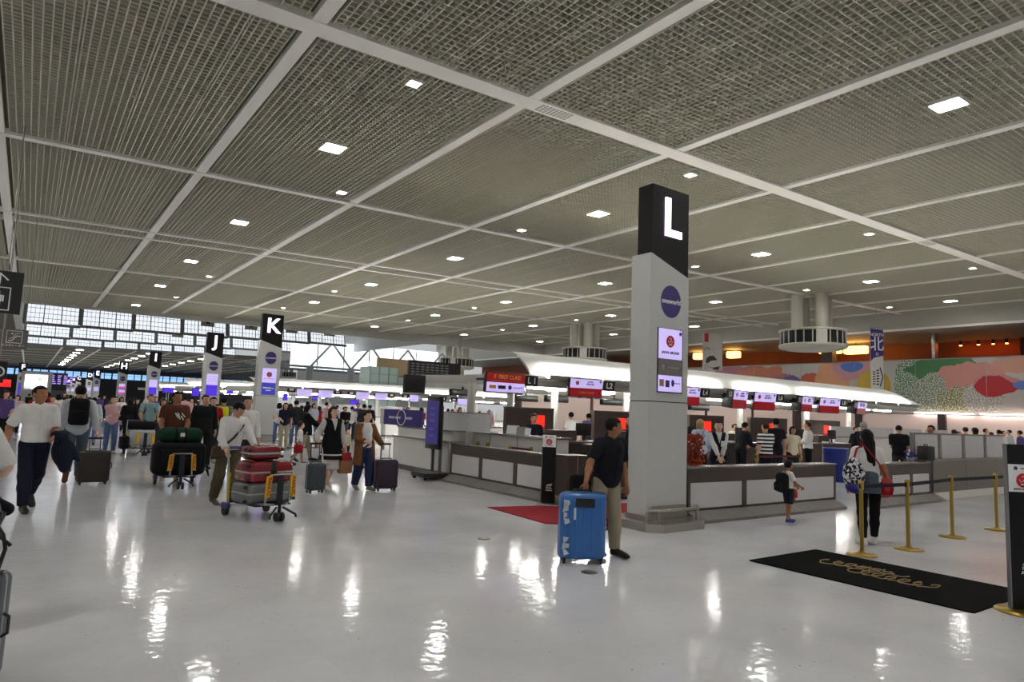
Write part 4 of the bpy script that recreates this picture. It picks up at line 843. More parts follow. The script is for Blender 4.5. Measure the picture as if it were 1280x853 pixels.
# flowers on counter
q = onY(867, 560, 8.1); t = thing('flower_arrangement', 'orange and red flower arrangement standing at the end of the long counter', 'flowers', (q[0], 8.1, 0))
MB().lathe([(.02, 0), (.16, 0), (.2, .3), (.17, .85), (.15, .85), (.02, .8)], 16).build('vase', M_BRN, t)
rnd = random.Random(4); b = MB(); st = MB()
for k in range(420):
    a, z = rnd.uniform(0, 6.28), .74+.66*rnd.random()**1.3
    r = (.27-.26*abs(z-.98)**1.2)*math.sqrt(rnd.random())*(.75+.35*math.sin(3*a)); b.sphere((r*math.cos(a), r*math.sin(a), z), (rnd.uniform(.012, .035), rnd.uniform(.012, .035), rnd.uniform(.01, .03)), 6, 4)
for k in range(26):
    a = rnd.uniform(0, 6.28); st.tube([(0, 0, .8), (.12*math.cos(a), .12*math.sin(a), 1.1), (.24*math.cos(a), .24*math.sin(a), rnd.uniform(1.2, 1.55))], .004, 4)
o = b.build('blossoms', M('blossom', (176, 60, 30), .7, noise=.5, nscale=14), t); o['kind'] = 'stuff'; o = st.build('stems', M('stem', (120, 70, 40), .7), t); o['kind'] = 'stuff'
# blue bin
q = onY(1045, 590, 10.6); t = thing('waste_bin', 'blue plastic bin standing by the desk', 'bin', (q[0], 10.6, 0))
MB().lathe([(.02, 0), (.28, 0), (.34, .95), (.36, .97), (.33, .99), (.3, .95), (.02, .9)], 18).build('bin_body', M('bin_blue', (36, 54, 150), .4), t); MB().tube([(-.3, 0, .9), (-.38, 0, .8), (-.3, 0, .7)], .015, 6).build('handle', M_BEZ, t)
# boxes and things on the right counter
q = onY(1152, 570, 7.4); t = thing('black_case', 'black camera case standing on the short counter', 'case', (q[0], 7.3, .89)); MB().rbox(-.22, .22, -.12, .12, 0, .36, .04, .03).build('case_body', M('case_black', (20, 20, 22), .5), t); MB().tube([(-.08, 0, .35), (-.08, 0, .4), (.08, 0, .4), (.08, 0, .35)], .012, 6).build('handle', M_BEZ, t)
q = onY(1138, 575, 7.4); t = thing('flower_pot', 'small pot of violet flowers on the short counter', 'flowers', (q[0]-.1, 7.35, .89)); MB().lathe([(.01, 0), (.07, 0), (.09, .1), (.01, .1)], 12).build('pot', M_SS, t)
b = MB()
for k in range(24): a, r = rnd.uniform(0, 6.28), rnd.uniform(0, .12); b.sphere((r*math.cos(a), r*math.sin(a), rnd.uniform(.1, .24)), .025, 6, 4)
o = b.build('blossoms', M('violet_blossom', (60, 44, 140), .6), t); o['kind'] = 'stuff'
# ------------------------------------------------------------------ people: smooth signed-distance bodies
def V3(*a): return np.array(a, float)
def nrm(v): return v/max(1e-9, np.linalg.norm(v))
def surf(prims, res, k=.035, cut=None):
    lo = np.full(3, 1e9); hi = -lo
    for p in prims:
        if p[0] == 'c': pts = [p[1]-p[3], p[1]+p[3], p[2]-p[4], p[2]+p[4]]
        else: m = max(p[2]); pts = [p[1]-m, p[1]+m]
        for q in pts: lo = np.minimum(lo, q); hi = np.maximum(hi, q)
    lo = lo-3*res; n = np.ceil((hi+3*res-lo)/res).astype(int)+1
    D = np.full(n, 1.0, np.float32); ax = [lo[i]+res*np.arange(n[i]) for i in range(3)]
    for p in prims:
        if p[0] == 'c': a_, b_ = np.minimum(p[1]-p[3], p[2]-p[4]), np.maximum(p[1]+p[3], p[2]+p[4])
        else: m = max(p[2]); a_, b_ = p[1]-m, p[1]+m
        mg = k+3*res; i0 = np.maximum(0, ((a_-mg-lo)/res).astype(int)); i1 = np.minimum(n, ((b_+mg-lo)/res).astype(int)+2)
        sl = tuple(slice(i0[i], i1[i]) for i in range(3))
        X, Y, Z = np.meshgrid(*[ax[i][sl[i]] for i in range(3)], indexing='ij', sparse=True)
        if p[0] == 'c':
            a, b = p[1], p[2]; d = b-a; L = max(1e-9, d@d)
            t0 = ((X-a[0])*d[0]+(Y-a[1])*d[1]+(Z-a[2])*d[2])/L; t = np.clip(t0, 0, 1)
            dd = np.sqrt((X-a[0]-t*d[0])**2+(Y-a[1]-t*d[1])**2+(Z-a[2]-t*d[2])**2)-(p[3]+(p[4]-p[3])*t)
            if len(p) > 5 and p[5]: dd = np.maximum(dd, (t0-1)*math.sqrt(L))
        else:
            x, y, z = X-p[1][0], Y-p[1][1], Z-p[1][2]
            if len(p) > 3 and p[3] is not None:
                R = p[3]; x, y, z = R[0, 0]*x+R[1, 0]*y+R[2, 0]*z, R[0, 1]*x+R[1, 1]*y+R[2, 1]*z, R[0, 2]*x+R[1, 2]*y+R[2, 2]*z
            r = p[2]; k0 = np.sqrt((x/r[0])**2+(y/r[1])**2+(z/r[2])**2); k1 = np.sqrt((x/r[0]**2)**2+(y/r[1]**2)**2+(z/r[2]**2)**2)
            dd = k0*(k0-1)/np.maximum(k1, 1e-6)
        o = D[sl]; h = np.maximum(k-np.abs(o-dd), 0)/k; D[sl] = np.minimum(o, dd)-h*h*k*.25
    if cut is not None:
        X, Y, Z = np.meshgrid(*ax, indexing='ij', sparse=True); D = np.maximum(D, cut(X, Y, Z))
    # surface nets
    ins = D < 0; S = np.zeros(tuple(n-1)+(3,), np.float32); C = np.zeros(tuple(n-1), np.float32); quads = []
    idx = np.arange(np.prod(n-1)).reshape(n-1)
    for a in range(3):
        s0 = [slice(None)]*3; s1 = [slice(None)]*3; s0[a] = slice(0, -1); s1[a] = slice(1, None); s0, s1 = tuple(s0), tuple(s1)
        cr = ins[s0] != ins[s1]; pos = np.argwhere(cr)
        if not len(pos): continue
        pos = pos[np.all([(pos[:, o] > 0) & (pos[:, o] < n[o]-1) for o in range(3) if o != a], axis=0)]
        d0 = D[tuple(pos.T)]; e = np.zeros(3, int); e[a] = 1; d1 = D[tuple((pos+e).T)]
        pt = pos.astype(np.float32); pt[:, a] += d0/(d0-d1)
        o1, o2 = (a+1) % 3, (a+2) % 3; cells = []
        for (da, db) in ((0, 0), (-1, 0), (-1, -1), (0, -1)):
            c = pos.copy(); c[:, o1] += da; c[:, o2] += db; cells.append(c)
            np.add.at(S, tuple(c.T), pt); np.add.at(C, tuple(c.T), 1)
        q = np.stack([idx[tuple(c.T)] for c in cells], 1); inside0 = ins[tuple(pos.T)]
        q[~inside0] = q[~inside0][:, ::-1]; quads.append(q)
    used = np.argwhere(C > 0); m = C > 0
    remap = np.full(idx.size, -1); remap[idx[m]] = np.arange(m.sum())
    V = lo + res*(S[m]/C[m][:, None]); Q = remap[np.concatenate(quads)]
    return V, Q
def to_mesh(name, parts):
    V = []; Q = []; n = 0
    for v, q in parts: V.append(v); Q.append(q+n); n += len(v)
    V = np.concatenate(V); Q = np.concatenate(Q)
    me = bpy.data.meshes.new(name); me.vertices.add(len(V)); me.vertices.foreach_set('co', V.astype(np.float32).ravel())
    me.loops.add(len(Q)*4); me.loops.foreach_set('vertex_index', Q.astype(np.int32).ravel())
    me.polygons.add(len(Q)); me.polygons.foreach_set('loop_start', np.arange(0, len(Q)*4, 4, dtype=np.int32)); me.polygons.foreach_set('loop_total', np.full(len(Q), 4, np.int32))
    me.polygons.foreach_set('use_smooth', np.ones(len(Q), bool)); me.update(); me.validate(); return me
def rx(a): c, s = math.cos(a), math.sin(a); return np.array([[1, 0, 0], [0, c, -s], [0, s, c]])
def rz_(a): c, s = math.cos(a), math.sin(a); return np.array([[c, -s, 0], [s, c, 0], [0, 0, 1]])
# hand in its own frame: wrist at origin, fingers along -Z, palm facing +X (right hand thumb to +Y)
HANDS = {}
def hand(kind):
    if kind in HANDS: return HANDS[kind]
    pr = [('e', V3(0, 0, -.045), V3(.016, .04, .05)), ('c', V3(0, 0, .01), V3(0, 0, -.03), .026, .026)]
    curl = {'relax': .5, 'grip': 1.45, 'flat': .12}[kind]
    for i, (yy, ln) in enumerate(((.030, .070), (.010, .080), (-.010, .074), (-.029, .058))):
        p = V3(0, yy, -.085+.004*abs(i-1)); a = 0.0
        for sgm, fr in ((0, .45), (1, .32), (2, .23)):
            a += curl*(.55 if sgm == 0 else .8); q = p+V3(math.sin(a), 0, -math.cos(a))*ln*fr
            pr.append(('c', p, q, .0092-.001*sgm, .0085-.001*sgm)); p = q
    p = V3(.006, .03, -.03)
    for a, ln in ((.5, .04), (.9 if kind == 'grip' else .6, .032)):
        q = p+nrm(V3(.35+.5*curl*.5, .8*math.cos(a)+.2, -.75))*ln; pr.append(('c', p, q, .0125, .0095)); p = q
    HANDS[kind] = surf(pr, .0062, .008); return HANDS[kind]
SHOE = {}
def shoe_mesh(kind):
    if kind in SHOE: return SHOE[kind]
    h = {'shoe': .055, 'sneaker': .065, 'boot': .1}[kind]
    pr = [('c', V3(0, -.06, .04), V3(0, .13, .032), .042, .04), ('e', V3(0, .15, .03), V3(.046, .075, .034)), ('c', V3(0, -.05, .05), V3(0, -.045, .05+h), .042, .046, True), ('c', V3(0, -.02, .06), V3(0, .08, .045), .038, .038)]
    v, q = surf(pr, .011, .03, cut=lambda X, Y, Z: .004-Z+0*X+0*Y)
    SHOE[kind] = to_mesh('shoe', [(v, q)]); return SHOE[kind]
HAIR = {}
def hair_mesh(style):
    """in head frame: origin at head centre"""
    if style in HAIR: return HAIR[style]
    top = [('e', V3(0, -.012, .018), V3(.092, .108, .098))]; k = .02
    def face(X, Y, Z, low, fr=.05, hl=.05):
        f = np.minimum(np.minimum(Y-fr+.35*np.maximum(0, Z-.0), hl-Z), .09-np.abs(X)+0*Y)   # >0 inside face opening
        return np.maximum(f, low-Z+0*X+0*Y)
    if style == 'short': v = surf(top, .011, k, cut=lambda X, Y, Z: np.maximum(face(X, Y, Z, -.055, .035, .055), 0*X-1))
    elif style == 'crop': v = surf([('e', V3(0, -.012, .012), V3(.086, .104, .094))], .011, k, cut=lambda X, Y, Z: face(X, Y, Z, -.035, .02, .06))
    elif style == 'long':
        v = surf(top+[('c', V3(-.055, -.04, -.0), V3(-.075, -.03, -.22), .055, .04), ('c', V3(.055, -.04, 0), V3(.075, -.03, -.22), .055, .04), ('c', V3(0, -.07, 0), V3(0, -.075, -.24), .06, .05)], .012, .03, cut=lambda X, Y, Z: np.minimum(np.minimum(Y-.03, .045-Z), .066-np.abs(X)+0*Y))
    elif style == 'verylong':
        v = surf(top+[('c', V3(0, -.06, .0), V3(.02, -.13, -.34), .085, .06), ('c', V3(.04, -.08, -.1), V3(.06, -.12, -.42), .06, .025)], .012, .03, cut=lambda X, Y, Z: np.minimum(np.minimum(Y-.03, .05-Z), .07-np.abs(X)+0*Y))
    elif style == 'bob':
        v = surf(top+[('c', V3(-.06, -.02, 0), V3(-.07, -.01, -.1), .045, .035), ('c', V3(.06, -.02, 0), V3(.07, -.01, -.1), .045, .035), ('c', V3(0, -.06, 0), V3(0, -.06, -.1), .06, .05)], .012, .03, cut=lambda X, Y, Z: np.minimum(np.minimum(Y-.03, .045-Z), .066-np.abs(X)+0*Y))
    elif style == 'bun':
        v = surf(top+[('e', V3(0, -.12, .03), V3(.045, .04, .045))], .011, k, cut=lambda X, Y, Z: face(X, Y, Z, -.06, .035, .055))
    HAIR[style] = to_mesh('hair', [v]); return HAIR[style]
def eyes_mesh():
    if 'E' in HAIR: return HAIR['E']
    b = MB()
    for s in (-1, 1): b.sphere((s*.031, .083, -.004), (.0135, .008, .0065), 8, 6); b.tube([(s*.015, .092, .017), (s*.033, .09, .021), (s*.05, .078, .015)], .0035, 5)
    HAIR['E'] = b.mesh('eyes'); return HAIR['E']
def mouth_mesh():
    if 'M' in HAIR: return HAIR['M']
    b = MB(); b.tube([(-.024, .077, -.07), (0, .09, -.073), (.024, .077, -.07)], [.004, .0065, .004], 6); HAIR['M'] = b.mesh('mouth'); return HAIR['M']
SKIN = M('skin', (206, 160, 132), .55, noise=.05, nscale=20, spec=.3); SKIN_D = M('skin_tan', (164, 112, 82), .55, noise=.05, nscale=20, spec=.3); SKIN_F = M('skin_fair', (222, 182, 158), .55, spec=.3)
HBLK = M('hair_black', (13, 10, 10), .6, spec=.2, bump=.5, bscale=90); HBRN = M('hair_brown', (50, 31, 24), .6, spec=.2, bump=.5, bscale=90); HGRY = M('hair_grey', (150, 148, 146), .5, bump=.5, bscale=90); HBLD = M('hair_blond', (172, 140, 96), .5, bump=.5, bscale=90)
M_EYE = M('eye_dark', (24, 18, 16), .3); M_LIP = M('lip', (160, 90, 80), .5)
def ik(S, T, l1, l2, pole):
    d = T-S; n = np.linalg.norm(d); n2 = min(n, (l1+l2)*.995); d = d/max(n, 1e-6); T = S+d*n2
    a = (l1*l1-l2*l2+n2*n2)/(2*n2); h = math.sqrt(max(0, l1*l1-a*a)); pv = pole-d*(pole@d)
    return S+d*a+nrm(pv)*h, T
def person(label, xy, face, h=1.7, skin=SKIN, hair=('short', None), top=None, bottom=None, shoes=None, legs=(0, 0, 0, 0), arms=None, lean=0, head=(0, 0), sex='m', res=.018, feet=True, fat=1.0, z=0, child=False, eyes=True, extra=None, crop=None):
    """xy floor position, face = heading in degrees (0 = +Y, 90 = +X). legs = (left thigh, left knee, right thigh, right knee) in degrees; arms: wrist targets (local, right=+X, forward=+Y)"""
    hc, hs = hair[0], hair[1] or HBLK
    s = h/1.7; t = thing('person', label, 'person', (xy[0], xy[1], z), -math.radians(face))
    shw, hpw = (.185, .095) if sex == 'm' else (.162, .095); hipr = .15 if sex == 'm' else .16; hd = 1.0
    if child: hd = 1.32; shw = .15; hpw = .085
    P = {}
    hipz = .90
    lens = (.43, .40)
    def leg(side, th, kn):
        a = math.radians(th); b = math.radians(th-kn); H = V3(side*hpw, 0, hipz)
        K = H+V3(side*.01, math.sin(a), -math.cos(a))*lens[0]; A = K+V3(0, math.sin(b), -math.cos(b))*lens[1]; return H, K, A, b
    Lg = [leg(-1, legs[0], legs[1]), leg(1, legs[2], legs[3])]
    # drop so that the lowest ankle sits at .085
    drop = min(g[2][2] for g in Lg)-.085
    for g in Lg:
        for i in range(3): g[i][2] -= drop
    piv = V3(0, 0, .95-drop); RL = rx(-math.radians(lean))
    def T(p): return piv+RL@(V3(*p)-V3(0, 0, .95))
    nk = T((0, .01, 1.50)); hc_ = T((0, .015, 1.50))+RL@V3(0, .0, .10*hd)
    Rh = RL@rz_(-math.radians(head[0]))@rx(math.radians(head[1]))
    def Hd(p): return hc_+Rh@(V3(*p)*hd)
    tor = [('e', T((0, 0, .95)), V3(hipr, .115*fat, .13), RL), ('e', T((0, .012*fat, 1.08)), V3(.135*fat, .10*fat, .17), RL), ('e', T((0, -.005, 1.27)), V3(shw*.86, .108*fat, .19), RL),
           ('c', T((-shw+.03, -.01, 1.385)), T((shw-.03, -.01, 1.385)), .055, .055)]
    nck = [('c', T((0, -.015, 1.40)), T((0, .01, 1.52)), .056, .05)]
    hdp = [('e', Hd((0, 0, .012)), V3(.077, .095, .092)*hd, Rh), ('e', Hd((0, .028, -.045)), V3(.059, .064, .075)*hd, Rh), ('c', Hd((0, .09, -.005)), Hd((0, .108, -.03)), .009, .015),
           ('e', Hd((-.078, -.005, -.01)), V3(.013, .024, .034)*hd, Rh), ('e', Hd((.078, -.005, -.01)), V3(.013, .024, .034)*hd, Rh)]
    arms = arms or {}; up, fo = .285, .255; A = []
    for i, sd in enumerate((-1, 1)):
        sh = T((sd*shw, -.01, 1.375)); spec = arms.get('l' if sd < 0 else 'r') or {}
        tg = spec.get('to'); tg = T((sd*(shw+.075), .03, .86)) if tg is None else V3(*tg)/s
        pole = V3(*spec.get('pole', (sd*.35, -1, -.2))); el, wr = ik(sh, tg, up, fo, pole); A.append((sd, sh, el, wr, spec))
    limb = []
    for sd, sh, el, wr, sp in A: limb += [('c', sh, el, .05, .04), ('c', el, el+(wr-el)*.35, .041, .04), ('c', el+(wr-el)*.35, wr, .04, .027)]
    for (Hh, K, An, b) in Lg: limb += [('c', Hh, K, .08, .055), ('c', K, K+(An-K)*.35, .053, .056), ('c', K+(An-K)*.35, An, .056, .036)]
    parts = [surf([('e', q[1], q[2]-.012, q[3]) if q[0] == 'e' else q for q in tor]+nck+hdp+limb, res, .035)]
    for sd, sh, el, wr, sp in A:
        hv, hq = hand(sp.get('hand', 'relax')); hv = hv.copy()
        if sd < 0: hv[:, 1] = hv[:, 1]; hv[:, 0] = -hv[:, 0]; hq = hq[:, ::-1]
        fd = nrm(V3(*sp['dir'])) if 'dir' in sp else nrm(wr-el); zc = -fd; pn = V3(*sp['palm']) if 'palm' in sp else V3(-sd, 0, 0)
        xc = nrm(pn-zc*(pn@zc)); xx = xc if sd > 0 else -xc
        yc = np.cross(zc, xx); Rm = np.stack([xx, yc, zc], 1)
        hs_ = .95*(1 if not child else 1.1); parts.append((wr+(hv*hs_)@Rm.T, hq))
    sc = lambda pp: [(v*s, q) for v, q in pp]
    body = obj('body', to_mesh('body', sc(parts)), skin, t)
    # clothes
    if top:
        g = top.get('puff', .016); sl = top.get('sleeve', .55); hem = top.get('hem', .86)
        pr = [('e', q[1], q[2]+g, q[3]) if q[0] == 'e' else ('c', q[1], q[2], q[3]+g*.6, q[4]+g*.6) for q in tor]
        for sd, sh, el, wr, sp in A:
            if sl <= 0: continue
            if sl <= 1: pr.append(('c', sh, sh+(el-sh)*sl, .058+g*.6, .054+g*.7, True))
            else: pr += [('c', sh, el, .056+g*.6, .048+g*.6), ('c', el, el+(wr-el)*(sl-1), .05+g*.5, .038+g*.5, True)]
        if hem < .82: pr.append(('c', T((0, 0, .98)), T((0, 0, hem)), hipr+g-.01, hipr+g+top.get('flare', 0), True))
        hz = T((0, 0, hem)); nz = T((0, .02, 1.455)); upv = RL@V3(0, .25, 1); upv = nrm(upv); hv_ = RL@V3(0, 0, 1)
        if crop: pass
        def cut(X, Y, Z): return np.maximum((hz[0]-X)*hv_[0]+(hz[1]-Y)*hv_[1]+(hz[2]-Z)*hv_[2] if hem >= .82 else -1+0*X+0*Y+0*Z, (X-nz[0])*upv[0]+(Y-nz[1])*upv[1]+(Z-nz[2])*upv[2])
        obj(top.get('name', 'shirt'), to_mesh('shirt', sc([surf(pr, res, .03, cut)])), top['mat'], t)
        if top.get('collar'):
            b = MB(); c0 = T((0, -.012, 1.452)); pts = [c0+RL@V3(.066*math.sin(a), .062*math.cos(a), .012-.022*math.cos(a)) for a in [math.radians(12+336*k/14) for k in range(15)]]
            b.tube([p*s for p in pts], .017*s, 6); b.build('collar', top['mat'], t)
            b = MB(); b.tube([T((0, .118*fat+.022, 1.38))*s, T((0, .125*fat+.024, 1.25))*s, T((0, .12*fat+.024, 1.08))*s, T((0, .118*fat+.02, .97))*s], .007*s, 5); b.build('button_placket', top['mat'], t)
        if top.get('vest'):
            pr = [('e', q[1], q[2]+g+.016, q[3]) if q[0] == 'e' else ('c', q[1], q[2], q[3]+g, q[4]+g) for q in tor]
            vh = top.get('vhem', .84)
            if vh < .8: pr.append(('c', T((0, 0, .98)), T((0, 0, vh)), hipr+.025, hipr+.075, True))
            hz2 = T((0, 0, vh)); nv = T((0, 0, 1.19)); cz = T((0, .1, 1.32)); RLi = RL.T
            def cutv(X, Y, Z):
                dn = (X-nz[0])*upv[0]+(Y-nz[1])*upv[1]+(Z-nz[2])*upv[2]
                v_ = np.minimum(np.minimum((Z-nv[2])*.26-np.abs(X)+0*Y, Y+.0*X+0*Z), Z-nv[2]+0*X+0*Y)   # v neck
                return np.maximum(np.maximum(dn, v_), np.maximum(np.abs(X)-(shw+top.get('vw', .012))+0*Y+0*Z, hz2[2]-Z+0*X+0*Y))
            obj('vest', to_mesh('vest', sc([surf(pr, res*.8, .03, cutv)])), top['vest'], t)
    if bottom:
        kind = bottom.get('kind', 'trousers'); pr = [('e', T((0, 0, .94)), V3(hipr+.012, .125*fat, .14), RL), ('c', T((0, 0, .98)), T((0, .005, 1.03)), .11*fat, .105*fat)]
        if kind == 'skirt': pr.append(('c', T((0, 0, .95)), T((0, 0, bottom.get('hem', .5))), .13, bottom.get('r', .21), True)); pr += [('c', g[0], g[0]+(g[1]-g[0])*bottom.get('leg', .8), .1, .12, True) for g in Lg]
        else:
            w_ = bottom.get('wide', 1.0); hm = bottom.get('hem', 2.0)
            for (Hh, K, An, b) in Lg:
                if hm <= 1: pr.append(('c', Hh, Hh+(K-Hh)*hm, .098*w_, .085*w_, True))
                else: pr += [('c', Hh, K, .096, max(.068, .068*w_)), ('c', K, K+(An-K)*.4, max(.067, .067*w_), max(.067, .064*w_)), ('c', K+(An-K)*.4, K+(An-K)*(hm-1), max(.067, .064*w_), max(.05, .055*w_), True)]
        wz = T((0, 0, 1.06))[2]
        obj(bottom.get('name', kind), to_mesh(kind, sc([surf(pr, res, .03, lambda X, Y, Z: Z-wz+0*X+0*Y)])), bottom['mat'], t)
    if feet:
        for i, (Hh, K, An, b) in enumerate(Lg):
            me = shoe_mesh((shoes or {}).get('kind', 'shoe')); o = obj('shoe', me, (shoes or {}).get('mat', M_BEZ), t)
            low = An[2] < .1; ang = 0 if low else min(.9, max(-.6, -b*.9 if b < 0 else -b*.7))
            o.rotation_euler = (-abs(ang) if b < 0 else abs(ang)*.6, 0, (-1 if i else 1)*.08); fs = s*(1.0 if not child else .85)
            o.scale = (fs, fs, fs); c = V3(0, -.045, .08); Rm = rx(o.rotation_euler[0]); o.location = tuple((An*s-(Rm@c)*fs))
    me = hair_mesh(hc) if hc else None
    HM = Matrix(((Rh[0, 0], Rh[0, 1], Rh[0, 2]), (Rh[1, 0], Rh[1, 1], Rh[1, 2]), (Rh[2, 0], Rh[2, 1], Rh[2, 2])))
    eu = HM.to_euler()
    def headpart(name, me, mat):
        o = obj(name, me, mat, t); o.rotation_euler = eu; o.location = tuple(hc_*s); o.scale = (s*hd,)*3; return o
    if me: headpart('hair', me, hs)
    if eyes: headpart('eyes', eyes_mesh(), M_EYE); headpart('mouth', mouth_mesh(), M_LIP)
    t['_w'] = [list(a[3]*s) for a in A][0]
    del t['_w']
    info = dict(t=t, s=s, T=lambda p: T(p)*s, A=A, Lg=Lg, heading=face, xy=xy)
    return info
def w2(info, p):
    a = -math.radians(info['heading']); c, s_ = math.cos(a), math.sin(a)
    return (info['xy'][0]+c*p[0]-s_*p[1], info['xy'][1]+s_*p[0]+c*p[1], p[2])
# ------------------------------------------------------------------ luggage
M_WHEEL = M('wheel_black', (18, 18, 19), .5); M_ALU = M('aluminium', (170, 172, 174), .3, .85)
def suitcase(label, loc, rotz, w, d, h, mat, tele=0.0, ribs=4, soft=False, trim=None, lying=False, name='suitcase'):
    t = thing(name, label, 'suitcase', loc, rotz); wh = .05 if not lying else 0
    if not lying:
        MB().rbox(-w/2, w/2, -d/2, d/2, wh, h, min(w, d)*(.3 if not soft else .22), .05).build('shell', mat, t)
        for k in range(ribs):
            x = -w*.36+w*.72*k/max(1, ribs-1)
            for sy in (-1, 1): MB().rbox(x-.012, x+.012, sy*d/2-.006, sy*d/2+.006, wh+.09, h-.09, .005, .005, 2).build('rib', mat, t)
        sm = MB(); sm.rbox(-w/2-.004, w/2+.004, -.012, .012, wh-.004, h+.004, .011, .04); sm.build('seam', trim or M_ALU, t)
        for sx in (-1, 1):
            for sy in (-1, 1):
                c = MB(); c.cyl((sx*(w/2-.06)-.012, sy*(d/2-.05), .028), (sx*(w/2-.06)+.012, sy*(d/2-.05), .028), .028, n=12); c.box(sx*(w/2-.06)-.02, sx*(w/2-.06)+.02, sy*(d/2-.05)-.02, sy*(d/2-.05)+.02, .035, wh+.02); c.build('wheel', M_WHEEL, t)
        b = MB(); b.tube([(-.11, 0, h-.005), (-.09, 0, h+.03), (.09, 0, h+.03), (.11, 0, h-.005)], .011, 6); b.build('top_handle', M_BEZ, t)
        b = MB(); b.tube([(w/2-.003, 0, h*.45), (w/2+.03, 0, h*.48), (w/2+.03, 0, h*.62), (w/2-.003, 0, h*.65)], .01, 6); b.build('side_handle', M_BEZ, t)
        if tele:
            b = MB()
            for sx in (-.09, .09): b.tube([(sx, d*.36, h-.05), (sx, d*.36, h+tele)], .009, 6)
            p = b.build('telescopic_handle', M_BEZ, t); MB().rbox(-.12, .12, d*.36-.018, d*.36+.018, h+tele-.01, h+tele+.03, .015, .01).build('grip', M_BEZ, p)
    else:
        MB().rbox(-w/2, w/2, -h/2, h/2, 0, d, .07, .06).build('shell', mat, t)
        MB().rbox(-w/2-.005, w/2+.005, -h/2-.005, h/2+.005, d/2-.014, d/2+.014, .07, .006).build('seam', trim or M_ALU, t)
        b = MB(); b.tube([(-.1, -h/2, d*.5), (-.09, -h/2-.035, d*.5), (.09, -h/2-.035, d*.5), (.1, -h/2, d*.5)], .011, 6); b.build('side_handle', M_BEZ, t)
        for k in range(ribs):
            x = -w*.36+w*.72*k/max(1, ribs-1); MB().rbox(x-.012, x+.012, -h/2+.07, h/2-.07, d-.006, d+.006, .005, .004, 2).build('rib', mat, t)
        for sx in (-1, 1):
            for zz in (.05, d-.05): MB().cyl((sx*(w/2), h/2-.06, zz), (sx*(w/2+.035), h/2-.06, zz), .025, n=10).build('wheel', M_WHEEL, t)
    return t
M_YEL = M('plate_yellow', (222, 168, 24), .45); M_CBLU = M('fender_blue', (58, 56, 110), .5); M_CBLK = M('cart_black', (34, 36, 44), .45, .3)
def cart(label, loc, rotz, far=False):
    """front of the cart is local +Y"""
    t = thing('luggage_cart', label, 'luggage cart', loc, rotz)
    b = MB()
    for sx in (-1, 1): b.tube([(sx*.3, -.5, .16), (sx*.3, -.1, .2), (sx*.17, .32, .24), (sx*.1, .44, .24)], .018, 8)
    b.tube([(-.3, -.5, .16), (.3, -.5, .16)], .018, 8); b.tube([(-.22, .1, .22), (.22, .1, .22)], .015, 8); b.build('frame', M_ALU, t)
    MB().box(-.28, .28, -.45, .25, .2, .222).build('deck', M_CBLK, t)
    b = MB(); b.tube([(-.3, -.5, .16), (-.3, -.56, .7), (-.27, -.66, .98), (.27, -.66, .98), (.3, -.56, .7), (.3, -.5, .16)], .018, 8); hd = b.build('handle_frame', M_ALU, t)
    b = MB(); b.tube([(-.26, -.66, .98), (.26, -.66, .98)], .024, 10); b.build('grip', M_CBLU, hd)
    b = MB(); b.tube([(-.19, .34, .24), (-.16, .40, .66), (.16, .40, .66), (.19, .34, .24)], .016, 8); hp = b.build('front_hoop', M_ALU, t)
    for sx in (-1, 1):
        p = MB(); p.prism([(sx*.145, .66), (sx*.225, .64), (sx*.245, .34), (sx*.165, .36)][::sx], 'y', .405, .43); pl = p.build('yellow_plate', M_YEL, t)
        if not far:
            q = text('FANUC', .075, M('print_darkred', (130, 40, 24), .5), pl, (sx*.195, .434, .5), rot=(math.pi/2, math.radians(90), math.pi), bold=.015)
    MB().box(-.045, .045, .395, .41, .24, .66).build('hoop_strap', M_CBLK, t)
    for sx in (-.035, .035): MB().cyl((sx-.022, .42, .065), (sx+.022, .42, .065), .065, n=14).build('front_wheel', M_WHEEL, t)
    MB().cyl((0, .42, .08), (0, .42, .26), .025, n=8).build('front_fork', M_CBLK, t)
    for sx in (-1, 1):
        b = MB(); b.tube([(sx*.05, .42, .2), (sx*.2, .52, .1), (sx*.21, .53, .06)], .018, 6); b.build('front_bumper', M_CBLK, t)
        MB().cyl((sx*.33-.025, -.5, .075), (sx*.33+.025, -.5, .075), .075, n=14).build('rear_wheel', M_WHEEL, t)
        MB().rbox(sx*.33-.04, sx*.33+.04, -.6, -.4, .1, .19, .03, .025).build('fender', M_CBLU, t)
        MB().box(sx*.3-.012, sx*.3+.012, -.52, -.49, .2, .62).build('side_guard', M('guard_yellow', (206, 180, 40), .5), t)
    return t
def boxbag(label, loc, rotz, w, d, h, mat, name, cat, extra=None, r=.06):
    t = thing(name, label, cat, loc, rotz); b = MB(); b.rbox(-w/2, w/2, -d/2, d/2, -h/2, h/2, r, r*.8); b.build('bag_body', mat, t)
    if extra: extra(t)
    return t
def softbag(label, loc, rotz, prims, mat, name, cat, res=.02, extra=None, k=.05):
    t = thing(name, label, cat, loc, rotz); obj('bag_body', to_mesh('bag_body', [surf(prims, res, k)]), mat, t)
    if extra: extra(t)
    return t
